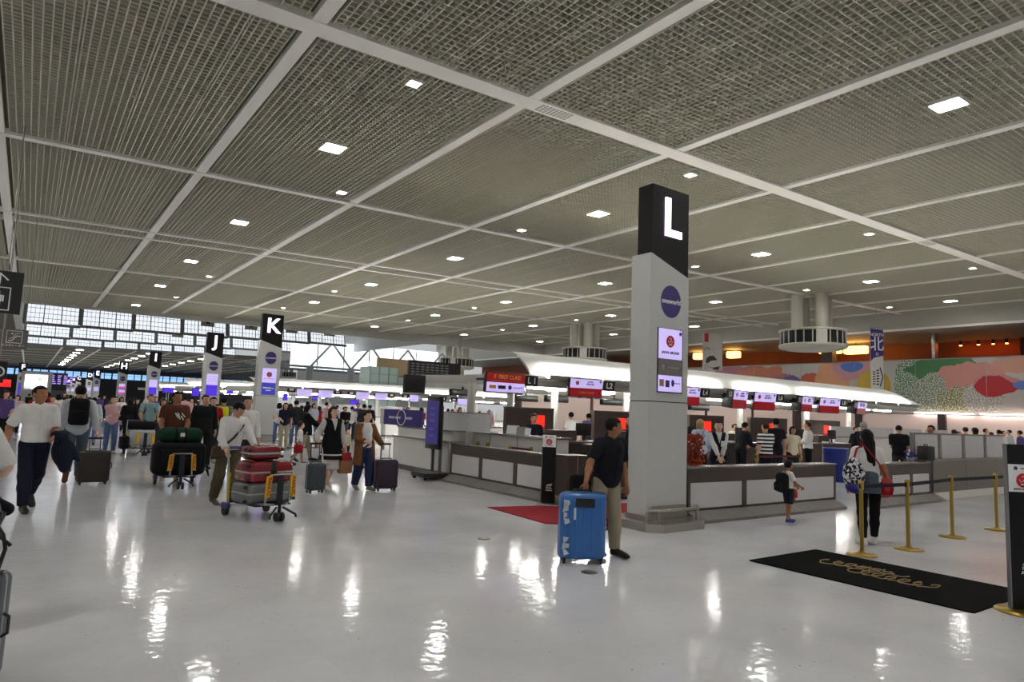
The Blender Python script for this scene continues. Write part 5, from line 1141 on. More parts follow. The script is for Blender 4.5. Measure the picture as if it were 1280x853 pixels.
def backpack(label, info, mat, w=.3, h=.44, d=.15, low=.92, pocket=True, strap=M_BEZ, fullstrap=True):
    s = info['s']; c = info['T']((0, -.13-d/2, low+h/2)); t = thing('backpack', label, 'backpack', w2(info, c), -math.radians(info['heading']))
    MB().rbox(-w/2, w/2, -d/2, d/2, -h/2, h/2, .06, .07).build('bag_body', mat, t)
    if pocket: MB().rbox(-w*.38, w*.38, -d/2-.05, -d/2+.02, -h*.42, h*.05, .04, .04).build('front_pocket', mat, t)
    b = MB(); b.tube([(-.04, d/2-.02, h/2-.01), (0, d/2, h/2+.03), (.04, d/2-.02, h/2-.01)], .01, 6); b.build('top_loop', strap, t)
    if fullstrap:
        for sx in (-1, 1):
            b = MB(); b.tube([(sx*.1, d/2-.01, h*.42), (sx*.115, d/2+.08, h*.5+.035), (sx*.12, d/2+.2, h*.5-.02), (sx*.13, d/2+.27, h*.2), (sx*.16, d/2+.2, -h*.1), (sx*.15, d/2+.02, -h*.3)], .017, 6); b.build('strap', strap, t)
    return t
# ------------------------------------------------------------------ cloth colours
WHITE = cloth('white', (226, 224, 222)); OFFW = cloth('offwhite', (206, 202, 198)); BLACK = cloth('black', (20, 20, 22)); NAVY = cloth('navy', (28, 32, 48)); JEANS = cloth('jeans', (88, 110, 150)); SLATE = cloth('slate', (78, 92, 104)); GREYL = cloth('palegrey', (186, 192, 198)); PINK = cloth('pink', (214, 170, 176)); BROWN = cloth('brown', (92, 54, 42)); CAMEL = cloth('camel', (126, 82, 52)); KHAKI = cloth('khaki', (160, 148, 126)); OLIVE = cloth('olive', (84, 76, 58)); TEAL = cloth('teal', (132, 162, 168)); LBLUE = cloth('lightblue', (186, 200, 222)); DARKN = cloth('darknavy', (26, 26, 34)); CHAR = cloth('charcoal', (44, 44, 48)); REDC = cloth('red', (150, 28, 36)); DENIM = cloth('denim', (44, 54, 84)); YELG = cloth('yellowgreen', (196, 196, 30)); PURPC = cloth('purple', (90, 74, 130)); GREENC = cloth('green', (22, 56, 40)); CREAM = cloth('cream', (214, 206, 180))
def stripe_mat():
    m = cloth('stripe', (30, 30, 40)); nt = m.node_tree; b = nt.nodes['Principled BSDF']; tc = nt.nodes.new('ShaderNodeTexCoord'); sp = nt.nodes.new('ShaderNodeSeparateXYZ'); nt.links.new(tc.outputs['Object'], sp.inputs[0])
    mu = nt.nodes.new('ShaderNodeMath'); mu.operation = 'MULTIPLY'; mu.inputs[1].default_value = 11.5; nt.links.new(sp.outputs[2], mu.inputs[0])
    f = nt.nodes.new('ShaderNodeMath'); f.operation = 'FRACT'; nt.links.new(mu.outputs[0], f.inputs[0]); g = nt.nodes.new('ShaderNodeMath'); g.operation = 'GREATER_THAN'; g.inputs[1].default_value = .5; nt.links.new(f.outputs[0], g.inputs[0])
    mx = nt.nodes.new('ShaderNodeMix'); mx.data_type = 'RGBA'; mx.inputs['A'].default_value = L3((30, 30, 42)); mx.inputs['B'].default_value = L3((232, 232, 232)); nt.links.new(g.outputs[0], mx.inputs['Factor']); nt.links.new(mx.outputs['Result'], b.inputs['Base Color']); return m
def band_mat():
    m = cloth('knit', (20, 20, 22)); nt = m.node_tree; b = nt.nodes['Principled BSDF']; tc = nt.nodes.new('ShaderNodeTexCoord'); sp = nt.nodes.new('ShaderNodeSeparateXYZ'); nt.links.new(tc.outputs['Object'], sp.inputs[0])
    a = nt.nodes.new('ShaderNodeMath'); a.operation = 'SUBTRACT'; a.inputs[1].default_value = .7; nt.links.new(sp.outputs[2], a.inputs[0])
    c = nt.nodes.new('ShaderNodeMath'); c.operation = 'ABSOLUTE'; nt.links.new(a.outputs[0], c.inputs[0]); g = nt.nodes.new('ShaderNodeMath'); g.operation = 'LESS_THAN'; g.inputs[1].default_value = .014; nt.links.new(c.outputs[0], g.inputs[0])
    mx = nt.nodes.new('ShaderNodeMix'); mx.data_type = 'RGBA'; mx.inputs['A'].default_value = L3((20, 20, 22)); mx.inputs['B'].default_value = L3((214, 212, 208)); nt.links.new(g.outputs[0], mx.inputs['Factor']); nt.links.new(mx.outputs['Result'], b.inputs['Base Color']); return m
STRIPE, BAND = stripe_mat(), band_mat()
SH_BLK = {'kind': 'shoe', 'mat': M('leather_black', (20, 18, 18), .35)}; SN_WHT = {'kind': 'sneaker', 'mat': M('sneaker_white', (214, 212, 210), .6)}; SN_RED = {'kind': 'sneaker', 'mat': M('sneaker_red', (120, 52, 44), .6)}; SN_BLU = {'kind': 'sneaker', 'mat': M('sneaker_blue', (48, 48, 140), .5)}; SN_GRY = {'kind': 'sneaker', 'mat': M('sneaker_grey', (130, 126, 120), .6)}
def gripat(x, y, z, **k): return dict(to=(x, y, z), hand='grip', **k)

# ------------------------------------------------------------------ man with the blue suitcase
gx, gf = (5.87, 6.06), 186
def tolocal(xy, face, p):
    a = math.radians(face); dx, dy = p[0]-xy[0], p[1]-xy[1]; return (dx*math.cos(a)-dy*math.sin(a), dx*math.sin(a)+dy*math.cos(a), p[2])
HND = (5.39, 5.94, .84)
g = person('man in a dark navy polo shirt and khaki trousers leaning on a blue suitcase', gx, gf, 1.66, SKIN_D, ('short', HBLK), dict(collar=True, mat=DARKN, sleeve=.8, hem=.84, puff=.026), dict(mat=KHAKI, wide=1.25), SH_BLK, legs=(6, 4, -6, 3), sex='m', fat=1.3, lean=9, head=(-62, -2), res=.015,
           arms=dict(r=dict(to=tolocal(gx, gf, HND), hand='grip', palm=(0, 0, -1), dir=(.08, .1, -1), pole=(.5, -1, 0)), l=dict(to=(-.28, .04, .84))))
M_BLU = M('suitcase_blue', (42, 104, 176), .28, noise=.06, nscale=10, coat=.3)
sb = suitcase('large blue hard suitcase with white stickers standing on four wheels', (5.36, 5.93, 0), math.radians(-33), .54, .31, .79, M_BLU, 0, 5, trim=M('zip_dark', (40, 60, 90), .5))
b = MB(); b.rbox(-.1, .12, -.176, -.16, .64, .74, .02, .006); b.build('handle_recess', M_BEZ, sb)
rnd = random.Random(2)
for k in range(9):
    zz = .1+.55*k/8 if k not in (3, 4) else .62; b = MB(); b.prism([(-.25+rnd.uniform(0, .03), zz), (-.21+rnd.uniform(0, .05), zz+.02), (-.2+rnd.uniform(0, .05), zz+.06), (-.235, zz+.07)], 'y', -.172, -.163); b.build('sticker', M('sticker_white', (206, 214, 222), .5), sb)
MB().box(-.12, -.095, -.172, -.163, .5, .63).build('sticker', M('sticker_white', (206, 214, 222), .5), sb)
c = w2(g, g['T']((.3, -.16, .93)))
boxbag('black shoulder bag hanging behind the man with the blue suitcase', (c[0], c[1], .84), -math.radians(186), .28, .14, .24, BLACK, 'shoulder_bag', 'bag', extra=lambda t: MB().tube([(-.1, 0, .12), (-.14, .1, .3), (-.25, .14, .55), (-.3, .22, .6)], .012, 6).build('strap', M_BEZ, t))

# ------------------------------------------------------------------ woman and child at the right
g = person('woman seen from behind in a white tee and black leggings with long black hair', (9.86, 4.86), 48, 1.62, SKIN_D, ('verylong', HBLK), dict(mat=WHITE, sleeve=.6, hem=.86, puff=.02), dict(mat=BLACK, wide=.92, hem=1.9), SN_WHT, legs=(-4, 4, 8, 2), sex='f', fat=1.08, res=.015, eyes=False, head=(4, 0),
           arms=dict(l=dict(to=(-.26, .03, .84)), r=dict(to=(.27, .06, .82))), lean=3)
c = g['T']((0, .01, .86)); 
o = obj('shirt_hem', to_mesh('shirt_hem', [surf([('c', V3(*g['T']((0, 0, .98))), V3(*g['T']((0, 0, .76))), .15, .168, True)], .02, .02)]), SLATE, g['t'])
def pat_mat():
    m = M('pattern_bag', (200, 200, 205), .8); nt = m.node_tree; b = nt.nodes['Principled BSDF']; tc = nt.nodes.new('ShaderNodeTexCoord'); v = nt.nodes.new('ShaderNodeTexNoise'); v.inputs['Scale'].default_value = 26; nt.links.new(tc.outputs['Object'], v.inputs['Vector'])
    r = nt.nodes.new('ShaderNodeValToRGB'); r.color_ramp.interpolation = 'CONSTANT'; r.color_ramp.elements[0].color = L3((24, 24, 34)); r.color_ramp.elements[1].color = L3((216, 216, 220)); r.color_ramp.elements[1].position = .5; nt.links.new(v.outputs['Fac'], r.inputs['Fac']); nt.links.new(r.outputs['Color'], b.inputs['Base Color']); return m
c = w2(g, g['T']((-.24, -.17, 1.03)))
def pb(t):
    obj('bag_bottom', to_mesh('bag_bottom', [surf([('e', V3(.02, 0, -.17), V3(.135, .105, .1))], .018, .03)]), cloth('bagblue', (54, 48, 120)), t); MB().tube([(0, 0, .2), (.06, .06, .36), (.14, .12, .4), (.16, .2, .2)], .015, 6).build('strap', REDC, t)
softbag('patterned black and white bag with blue bottom on the shoulder of the black-haired woman', c, -math.radians(48), [('e', V3(0, 0, 0), V3(.15, .12, .2)), ('c', V3(0, 0, .1), V3(.01, .02, .2), .1, .05)], pat_mat(), 'shoulder_bag', 'bag', extra=pb)
c = w2(g, g['T']((.25, .0, .86)))
def rp(t):
    MB().tube([(0, 0, .13), (-.14, -.15, .34), (-.3, -.17, .55), (-.36, -.05, .62), (-.3, .08, .55)], .01, 6).build('strap', REDC, t); MB().rbox(-.07, .07, -.045, -.03, -.1, .06, .02, .006).build('front_pocket', REDC, t)
softbag('red pouch hanging at the hip of the woman in the white tee', c, -math.radians(48), [('e', V3(0, 0, 0), V3(.1, .05, .15))], M('pouch_red', (190, 34, 40), .35), 'pouch', 'bag', extra=rp)
g = person('small boy in a white tee and navy shorts standing before the long counter', (10.66, 6.6), 112, 1.0, SKIN_D, ('short', HBLK), dict(mat=WHITE, sleeve=.7, hem=.84, puff=.02), dict(kind='shorts', mat=NAVY, hem=.85, wide=1.15), SN_BLU, legs=(8, 4, -4, 6), child=True, res=.016, head=(-10, 0), arms=dict(l=dict(to=(-.1, .19, .60)), r=dict(to=(.08, .2, .6))))
backpack('dark little backpack with red straps on the small boy', g, BLACK, .26, .34, .13, .95, strap=M('strap_red', (120, 26, 30), .6), fullstrap=False)
c = w2(g, g['T']((.06, .19, .9))); t = thing('water_bottle', 'small orange bottle held by the boy', 'bottle', (c[0], c[1], .42)); MB().lathe([(.01, 0), (.035, 0), (.038, .02), (.038, .11), (.02, .14), (.018, .15), (.01, .15)], 14).build('bottle_body', M('bottle_orange', (206, 70, 40), .35), t); MB().cyl((0, 0, .15), (0, 0, .175), .02, n=12).build('cap', M_WHT, t)

# ------------------------------------------------------------------ staff and passengers inside the near island
def at(px_, py_, Y): q = onY(px_, py_, Y); return (q[0], Y)
g = person('attendant in a navy vest and white shirt with clasped hands behind the long counter', at(898, 560, 9.3), 222, 1.64, SKIN_F, ('bun', HBLK), dict(mat=WHITE, sleeve=1.8, hem=.9, puff=.016, vest=NAVY), dict(mat=NAVY), SH_BLK, sex='f', res=.017, head=(8, 0), arms=dict(l=dict(to=(-.03, .24, .86), palm=(0, -1, 0)), r=dict(to=(.03, .25, .87), palm=(0, -1, 0))))
MB().box(-.05, .05, -.01, .0, -.06, .06).build('name_badge', M_WHT, g['t'], tuple(g['T']((-.08, .15, 1.2))))
person('short fair-haired passenger in a pale blue shirt seen from behind', at(875, 560, 10.4), 20, 1.66, SKIN, ('bob', HBLD), dict(mat=LBLUE, sleeve=1.7, hem=.84, puff=.025), dict(mat=BLACK), SH_BLK, res=.022, eyes=False, sex='f', fat=1.1)
person('passenger in a black and white striped tee seen from behind', at(957, 565, 9.7), 15, 1.62, SKIN, ('crop', HBRN), dict(mat=STRIPE, sleeve=.8, hem=.84, puff=.03), dict(mat=NAVY), SN_GRY, res=.02, eyes=False, fat=1.25, arms=dict(r=dict(to=(.3, .3, .95))))
person('tall passenger in a navy tee beside the striped-shirt passenger', at(970, 560, 10.5), 20, 1.76, SKIN, ('short', HBLK), dict(mat=DARKN, sleeve=.7, hem=.84, puff=.02), dict(mat=NAVY), SN_GRY, res=.022, eyes=False)
person('young passenger in a white top facing out near the navy-shirted one', at(991, 560, 10.3), 215, 1.56, SKIN, ('bob', HBLK), dict(mat=CREAM, sleeve=.6, hem=.84), dict(mat=CHAR), SN_GRY, res=.024, sex='f')
person('uniformed clerk in a dark suit leaning over the desk', at(926, 560, 11.2), 100, 1.64, SKIN, ('short', HBLK), dict(mat=DARKN, sleeve=1.85, hem=.84, puff=.02), dict(mat=DARKN), SH_BLK, res=.024, lean=14, arms=dict(l=dict(to=(-.2, .36, 1.0)), r=dict(to=(.15, .38, 1.0))))
person('clerk in a pale yellow shirt seated behind the desk row', at(918, 560, 13.1), 190, 1.55, SKIN, ('short', HBLK), dict(mat=CREAM, sleeve=1.7, hem=.84), dict(mat=CHAR), SH_BLK, res=.026)
person('passenger in a white shirt and black trousers standing at the desk', at(1010, 560, 11.0), 340, 1.7, SKIN, ('crop', HBRN), dict(mat=WHITE, sleeve=1.7, hem=.92, puff=.03), dict(mat=BLACK), SH_BLK, res=.02, eyes=False, arms=dict(l=dict(to=(-.26, .3, 1.1)), r=dict(to=(.3, .05, .85))))
person('grey-haired man in a dark suit behind the woman with the patterned bag', at(1080, 560, 9.3), 95, 1.76, SKIN, ('short', HGRY), dict(mat=DARKN, sleeve=1.85, hem=.8, puff=.025), dict(mat=DARKN), SH_BLK, res=.02, fat=1.15)
person('man in a black polo shirt behind the short counter', at(1124, 560, 9.0), 70, 1.71, SKIN, ('crop', HBLK), dict(mat=BLACK, sleeve=.8, hem=.84, puff=.03), dict(mat=CHAR), SH_BLK, res=.02, fat=1.15, arms=dict(l=dict(to=(-.1, .26, 1.02)), r=dict(to=(.15, .26, 1.02))))
person('man in a dark navy tee reaching across the short counter', at(1166, 560, 8.4), 285, 1.74, SKIN_D, ('short', HBLK), dict(mat=DARKN, sleeve=.75, hem=.84, puff=.025), dict(mat=CHAR), SH_BLK, res=.02, fat=1.1, eyes=False, lean=4, arms=dict(l=dict(to=(-.22, .2, .95)), r=dict(to=(.2, .25, .95))))
person('clerk in black standing far behind by the white console', at(1070, 560, 12.4), 200, 1.6, SKIN, ('short', HBLK), dict(mat=BLACK, sleeve=1.8, hem=.84), dict(mat=BLACK), SH_BLK, res=.026, sex='f')
g = person('clerk in a dark uniform seated behind the white staff counter', (10.02, 12.9), 225, 1.62, SKIN, ('short', HBLK), dict(mat=NAVY, sleeve=1.8, hem=.9), dict(mat=NAVY), SH_BLK, sex='f', res=.022, head=(-10, -8), z=.27, legs=(60, 90, 60, 90))
t = thing('desk_stool', 'high office stool under the seated clerk', 'stool', (10.02, 12.9, 0)); MB().lathe([(.02, .6), (.2, .6), (.21, .63), (.19, .66), (.02, .66)], 18).build('seat', M_BEZ, t); MB().cyl((0, 0, .03), (0, 0, .6), .03, n=8).build('column', M_SS, t); MB().lathe([(.02, 0), (.26, 0), (.24, .03), (.02, .04)], 18).build('base', M_BEZ, t); MB().lathe([(.2, .26), (.22, .27), (.2, .28)], 18).build('foot_ring', M_SS, t)
person('person in black standing at the desk behind the navy-polo man', at(789, 560, 9.9), 300, 1.68, SKIN, ('short', HBLK), dict(mat=BLACK, sleeve=1.8, hem=.84), dict(mat=BLACK), SH_BLK, res=.024)
person('person in a white shirt seen from behind through the gap between partitions', at(714, 520, 17.5), 20, 1.72, SKIN, ('short', HBLK), dict(mat=WHITE, sleeve=.8, hem=.86, puff=.025), dict(mat=CHAR), SH_BLK, res=.026, eyes=False)
person('person in a dark patterned top beside the escalator behind the partitions', at(736, 520, 18), 20, 1.7, SKIN, ('short', HBLK), dict(mat=PURPC, sleeve=.8, hem=.86), dict(mat=CHAR), SH_BLK, res=.026, eyes=False)
# small things on the white staff counter
for k, (px_, w_, h_) in enumerate(((640, .3, .2), (652, .28, .18), (659, .14, .16))):
    q = onX(px_, 540, 9.2); t = thing('leaflet_stand', ['white leaflet stand on the white staff counter', 'grey notice stand on the white staff counter', 'narrow white card stand on the white staff counter'][k], 'stand', (9.2, q[1], 1.17), -math.radians(60)); 
    b = MB(); b.add([(-w_/2, 0, 0), (w_/2, 0, 0), (w_/2, .05, h_), (-w_/2, .05, h_), (-w_/2, .012, 0), (w_/2, .012, 0), (w_/2, .062, h_), (-w_/2, .062, h_)], [(0, 1, 2, 3), (7, 6, 5, 4), (0, 4, 5, 1), (2, 6, 7, 3), (1, 5, 6, 2), (0, 3, 7, 4)]); b.build('card', M_WHT if k != 1 else M_GREYP, t); MB().box(-w_/2, w_/2, 0, .12, 0, .01).build('foot', M_SS, t)

# ------------------------------------------------------------------ walking pair in the middle
g = person('long-haired woman in a black knit vest over a white pleated skirt', (5.03, 13.05), 178, 1.64, SKIN_F, ('long', HBRN), dict(mat=OFFW, sleeve=1.7, hem=.86, puff=.03, vest=BAND, vhem=.62, vw=.035), dict(kind='skirt', mat=OFFW, hem=.42, leg=.9, r=.19), SN_WHT, legs=(-14, 22, 10, 6), sex='f', res=.016, head=(-6, 2), arms=dict(r=dict(to=(.32, .1, .92), hand='grip'), l=dict(to=(-.27, .08, .82), hand='grip')))
suitcase('slim dark grey carry-on suitcase pulled by the woman in the knit vest', (4.62, 12.7, 0), math.radians(8), .36, .22, .56, M('suitcase_grey', (58, 66, 72), .35, noise=.05), .36, 3)
c = w2(g, g['T']((-.3, .05, .62)))
def pbag(t): MB().tube([(-.08, 0, .13), (-.05, 0, .26), (.05, 0, .26), (.08, 0, .13)], .006, 5).build('handles', REDC, t); MB().rbox(-.07, .07, -.075, -.065, -.08, .04, .01, .004).build('label_patch', OFFW, t)
t = thing('shopping_bag', 'red and tan shopping bag in the hand of the woman in the knit vest', 'bag', c); b = MB(); b.rbox(-.1, .1, -.065, .065, -.03, .14, .02, .01); b.build('bag_upper', M('bag_red', (170, 30, 40), .5), t); MB().rbox(-.14, .14, -.075, .075, -.28, -.02, .04, .03).build('bag_lower', M('bag_tan', (150, 100, 66), .6), t); MB().tube([(-.07, 0, .12), (-.04, 0, .24), (.04, 0, .24), (.07, 0, .12)], .006, 5).build('handles', REDC, t)
g = person('woman in an open brown coat and wide navy trousers with a dark cap of hair', (5.66, 12.85), 176, 1.57, SKIN_F, ('bun', HBLK), dict(mat=WHITE, sleeve=.4, hem=.9, puff=.014), dict(mat=DENIM, wide=1.45), SN_GRY, legs=(8, 4, -8, 12), sex='f', res=.016, head=(-28, 0), arms=dict(l=dict(to=(-.33, .12, .9), hand='grip'), r=dict(to=(.12, .24, .98), hand='relax')))
T_ = g['T']; s_ = g['s']
pr = []
for sd, sh, el, wr, sp in g['A']: pr += [('c', sh*s_, el*s_, .072, .068), ('c', el*s_, (el+(wr-el)*.9)*s_, .066, .056, True)]
pr += [('c', T_((-.1, -.03, 1.38)), T_((.1, -.03, 1.38)), .085, .085), ('e', T_((0, -.05, 1.2)), V3(.19, .12, .24)), ('e', T_((0, -.05, .95)), V3(.2, .14, .28)), ('c', T_((-.12, -.01, 1.0)), T_((-.16, .0, .52)), .1, .1, True), ('c', T_((.12, -.01, 1.0)), T_((.16, 0, .52)), .1, .1, True)]
nz_ = T_((0, 0, 1.44))[2]
obj('coat', to_mesh('coat', [surf(pr, .017, .04, cut=lambda X, Y, Z: np.maximum(np.minimum(Y-.02+0*X+0*Z, .075+.03*(1.2-Z)-np.abs(X)+0*Y), Z-nz_+0*X+0*Y))]), CAMEL, g['t'])
suitcase('dark purple suitcase held by the woman in the brown coat', (6.03, 12.6, 0), math.radians(-6), .46, .28, .62, M('suitcase_purple', (44, 30, 48), .6, noise=.1), .3, 2, True)
c = w2(g, (.12*1, .3, .98*s_)); t = thing('smartphone', 'smartphone in the hand of the woman in the brown coat', 'phone', (c[0], c[1], .9)); t.rotation_euler = (math.radians(60), 0, math.radians(20)); MB().rbox(-.035, .035, -.004, .004, -.07, .07, .003, .003).build('phone_case', M_BEZ, t); MB().box(-.031, .031, -.006, -.004, -.064, .064).build('screen', M('phone_screen', (60, 66, 80), .1), t)

# ------------------------------------------------------------------ carts and travellers on the left
g = person('man in a white shirt with a shoulder strap bending over the red suitcases', (2.78, 11.75), 160, 1.68, SKIN, ('short', HBLK), dict(collar=True, mat=WHITE, sleeve=1.75, hem=.93, puff=.03), dict(mat=OLIVE, wide=1.35), SH_BLK, legs=(10, 10, -8, 10), lean=16, head=(-20, -28), fat=1.15, res=.016, arms=dict(r=dict(to=(.24, .3, .88), hand='grip'), l=dict(to=(-.22, .42, .92), hand='grip')))
b = MB(); b.tube([g['T'](p) for p in ((-.15, .0, 1.43), (-.08, .12, 1.34), (.06, .16, 1.15), (.17, .1, .98), (.1, -.12, 1.05), (-.1, -.13, 1.35), (-.15, 0, 1.43))], .02, 6); b.build('shoulder_strap', M('strap_brown', (70, 52, 44), .6), g['t'])
c = w2(g, g['T']((.22, .05, .86)))
boxbag('brown shoulder bag at the hip of the man bending over the red suitcases', c, math.radians(20), .2, .1, .2, M('bag_brown', (74, 54, 40), .6), 'shoulder_bag', 'bag', extra=lambda t: MB().rbox(-.13, .13, -.07, -.05, -.04, .09, .03, .01).build('flap', M('bag_brown', (74, 54, 40)), t))
ct = (2.98, 10.25); ra = math.radians(180+14)
cart('luggage cart with yellow plates loaded with red and silver suitcases', (ct[0], ct[1], 0), ra)
def oncart(c, r, x, y): return (c[0]+math.cos(r)*x-math.sin(r)*y, c[1]+math.sin(r)*x+math.cos(r)*y)
RED_S = M('suitcase_red', (122, 14, 24), .18, coat=.5); SIL = M('suitcase_silver', (120, 122, 124), .3, .6)
q = oncart(ct, ra, 0, -.06); suitcase('silver hard suitcase lying at the bottom of the front cart', (q[0], q[1], .222), ra, .74, .3, .52, SIL, lying=True, ribs=6)
suitcase('large glossy red suitcase with a dark strap lying on the silver suitcase', (q[0], q[1], .524), ra, .7, .3, .5, RED_S, lying=True, ribs=5)
t = thing('luggage_strap', 'dark belt strapped around the large red suitcase', 'strap', (q[0], q[1], .524), ra); MB().box(-.03, .03, -.262, -.252, .0, .315).box(-.03, .03, .252, .262, .0, .315).box(-.03, .03, -.262, .262, .306, .316).build('webbing', M_CBLK, t); MB().rbox(-.05, .05, .26, .275, .12, .19, .01, .005).build('buckle', M_BEZ, t)
q = oncart(ct, ra, .05, -.1); suitcase('small glossy red suitcase on top of the stack', (q[0], q[1], .84), ra, .5, .2, .36, RED_S, lying=True, ribs=4)
person('man in a white shirt following behind the man with the red suitcases', at(305, 560, 13.9), 172, 1.76, SKIN, ('short', HBLK), dict(collar=True, mat=WHITE, sleeve=1.75, hem=.9, puff=.028), dict(mat=CHAR), SH_BLK, legs=(8, 4, -8, 8), res=.018, head=(8, 0))
g = person('man in a brown tee with white print pushing a loaded cart', (2.52, 15.32), 182, 1.82, SKIN_D, ('short', HBLK), dict(mat=BROWN, sleeve=.7, hem=.84, puff=.025), dict(mat=CHAR), SN_GRY, legs=(12, 6, -12, 14), res=.016, fat=1.15, head=(-32, 0), arms=dict(r=dict(to=(.24, .3, 1.03), hand='grip'), l=dict(to=(-.2, .32, 1.05), hand='grip')))
b = MB(); T_ = g['T']
for pts in (((.02, .15, 1.3), (-.04, .155, 1.2)), ((-.02, .155, 1.31), (-.07, .155, 1.18)), ((-.05, .155, 1.28), (-.0, .158, 1.24)), ((-.09, .152, 1.3), (-.16, .14, 1.22)), ((-.08, .155, 1.25), (-.13, .15, 1.17))): b.tube([T_(p) for p in pts], .012, 5)
b.build('shirt_print', M_WHT, g['t'])
ct = (2.5, 14.35); ra = math.radians(180-2)
cart('luggage cart with yellow plates loaded with black bags and a green duffel', (ct[0], ct[1], 0), ra)
q = oncart(ct, ra, 0, -.12); t = thing('travel_bag', 'large black soft travel bag filling the cart below the green duffel', 'bag', (q[0], q[1], .222), ra); MB().rbox(-.46, .46, -.3, .3, 0, .62, .12, .1).build('bag_body', BLACK, t); MB().rbox(-.36, .36, .27, .33, .1, .5, .05, .02).build('front_pocket', BLACK, t); MB().tube([(-.5, .1, .1), (-.55, .12, -.02), (-.5, .14, .2)], .02, 6).build('loose_strap', M_BEZ, t)
softbag('dark green duffel bag lying on top of the black travel bag', (q[0], q[1], .98), ra, [('c', V3(-.26, 0, 0), V3(.26, 0, 0), .15, .15)], GREENC, 'duffel_bag', 'bag', extra=lambda t: (MB().rings([[(x, .155*math.cos(a), .155*math.sin(a)) for a in [2*math.pi*k/20 for k in range(20)]] for x in (-.1, -.05)], False).build('band', BLACK, t), MB().rings([[(x, .155*math.cos(a), .155*math.sin(a)) for a in [2*math.pi*k/20 for k in range(20)]] for x in (.06, .11)], False).build('band', BLACK, t), MB().box(-.06, .02, .14, .155, -.02, .05).build('luggage_tag', M_WHT, t)), k=.02)
g = person('man all in black walking behind the cart with the green duffel', (3.62, 18.0), 180, 1.8, SKIN, ('short', HBLK), dict(mat=BLACK, sleeve=1.85, hem=.8, puff=.035), dict(mat=BLACK, wide=1.2), SH_BLK, legs=(14, 6, -12, 16), res=.018, fat=1.12, head=(-10, 0))
person('young person partly hidden behind the man all in black', (4.1, 19.4), 180, 1.74, SKIN, ('short', HBLK), dict(mat=REDC, sleeve=1.7, hem=.84), dict(mat=CHAR), SN_GRY, res=.024)
g = person('traveller in grey with a yellow-green bag on the back', at(277, 540, 20.5), 20, 1.76, SKIN, ('short', HBLK), dict(mat=cloth('hood', (110, 112, 112)), sleeve=1.8, hem=.84, puff=.03), dict(mat=CHAR), SN_GRY, res=.024, eyes=False)
backpack('yellow-green pack on the traveller in grey', g, YELG, .34, .5, .16, .95, False, fullstrap=False)
# man in white shirt at far left with the jacket
g = person('man in a white short-sleeved shirt striding with a dark jacket over his arm', (.16, 12.1), 168, 1.8, SKIN_D, ('short', HBLK), dict(collar=True, mat=WHITE, sleeve=.85, hem=.93, puff=.026), dict(mat=NAVY, wide=1.25), SH_BLK, legs=(-16, 30, 16, 6), res=.015, fat=1.12, head=(-22, 2), arms=dict(l=dict(to=(-.16, .28, 1.08), palm=(1, 0, 0)), r=dict(to=(.34, .02, .95))))
c = w2(g, (-.26, .2, 1.03))
t = thing('jacket', 'dark jacket draped over the forearm of the striding man in white', 'jacket', c, -math.radians(168)); obj('draped_cloth', to_mesh('draped_cloth', [surf([('c', V3(-.06, -.08, .05), V3(.08, .1, .06), .08, .07), ('e', V3(-.03, .02, -.16), V3(.13, .09, .22)), ('e', V3(-.09, 0, -.3), V3(.1, .07, .2)), ('c', V3(-.14, 0, -.1), V3(-.26, .02, -.3), .06, .04)], .018, .05)]), NAVY, t); MB().tube([(.02, .11, .05), (.03, .1, -.2), (-.02, .07, -.4)], .012, 6).build('lapel', BLACK, t)
g = person('man in a pale grey shirt walking away with a black backpack', (.86, 15.75), 2, 1.86, SKIN, ('short', HBLK), dict(mat=GREYL, sleeve=1.85, hem=.82, puff=.035), dict(mat=SLATE, wide=1.25), SN_RED, legs=(-20, 26, 10, 2), res=.016, fat=1.12, eyes=False, arms=dict(r=dict(to=(.34, -.2, .93), hand='grip'), l=dict(to=(-.28, .1, .95))))
backpack('black backpack on the man in the pale grey shirt', g, BLACK, .34, .52, .17, .98)
suitcase('dark brown soft suitcase trailing behind the man with the backpack', (1.16, 15.15, 0), math.radians(2), .53, .3, .64, M('suitcase_brown', (46, 36, 32), .6, noise=.12), .22, 0, True, trim=M_BEZ)
# pink woman, person in black, man with silver luggage
person('woman in a pink top and blue jeans with folded arms', (2.09, 22.9), 178, 1.66, SKIN_F, ('bun', HBLK), dict(mat=PINK, sleeve=.6, hem=.84, puff=.018), dict(mat=JEANS, wide=1.1), SN_GRY, sex='f', res=.019, legs=(5, 2, -5, 4), arms=dict(r=dict(to=(-.08, .22, 1.13)), l=dict(to=(.1, .2, 1.1))))
person('person in a black hooded coat walking away behind the pink-top woman', (2.98, 27.0), 10, 1.6, SKIN, ('bob', HBLK), dict(mat=BLACK, sleeve=1.85, hem=.62, puff=.04), dict(mat=BLACK), SN_GRY, res=.024, eyes=False, legs=(10, 4, -12, 16))
g = person('man in a teal tee with dark pack straps pushing a cart of silver luggage', (3.12, 23.4), 182, 1.76, SKIN, ('short', HBRN), dict(mat=TEAL, sleeve=.7, hem=.84, puff=.025), dict(mat=CHAR), SN_GRY, res=.019, fat=1.15, arms=dict(r=dict(to=(.24, .3, 1.03)), l=dict(to=(-.24, .3, 1.03))))
backpack('dark backpack on the man in the teal tee', g, NAVY, .3, .44, .14, .95)
ct = (2.85, 22.4); ra = math.radians(180+6); cart('luggage cart carrying a silver suitcase in front of the man in teal', (ct[0], ct[1], 0), ra, True)
q = oncart(ct, ra, 0, -.1); t = suitcase('large silver ribbed suitcase standing on the cart of the man in teal', (q[0], q[1], .222), ra, .72, .3, .5, M('suitcase_pale', (176, 178, 182), .3, .3), lying=False, ribs=9); 
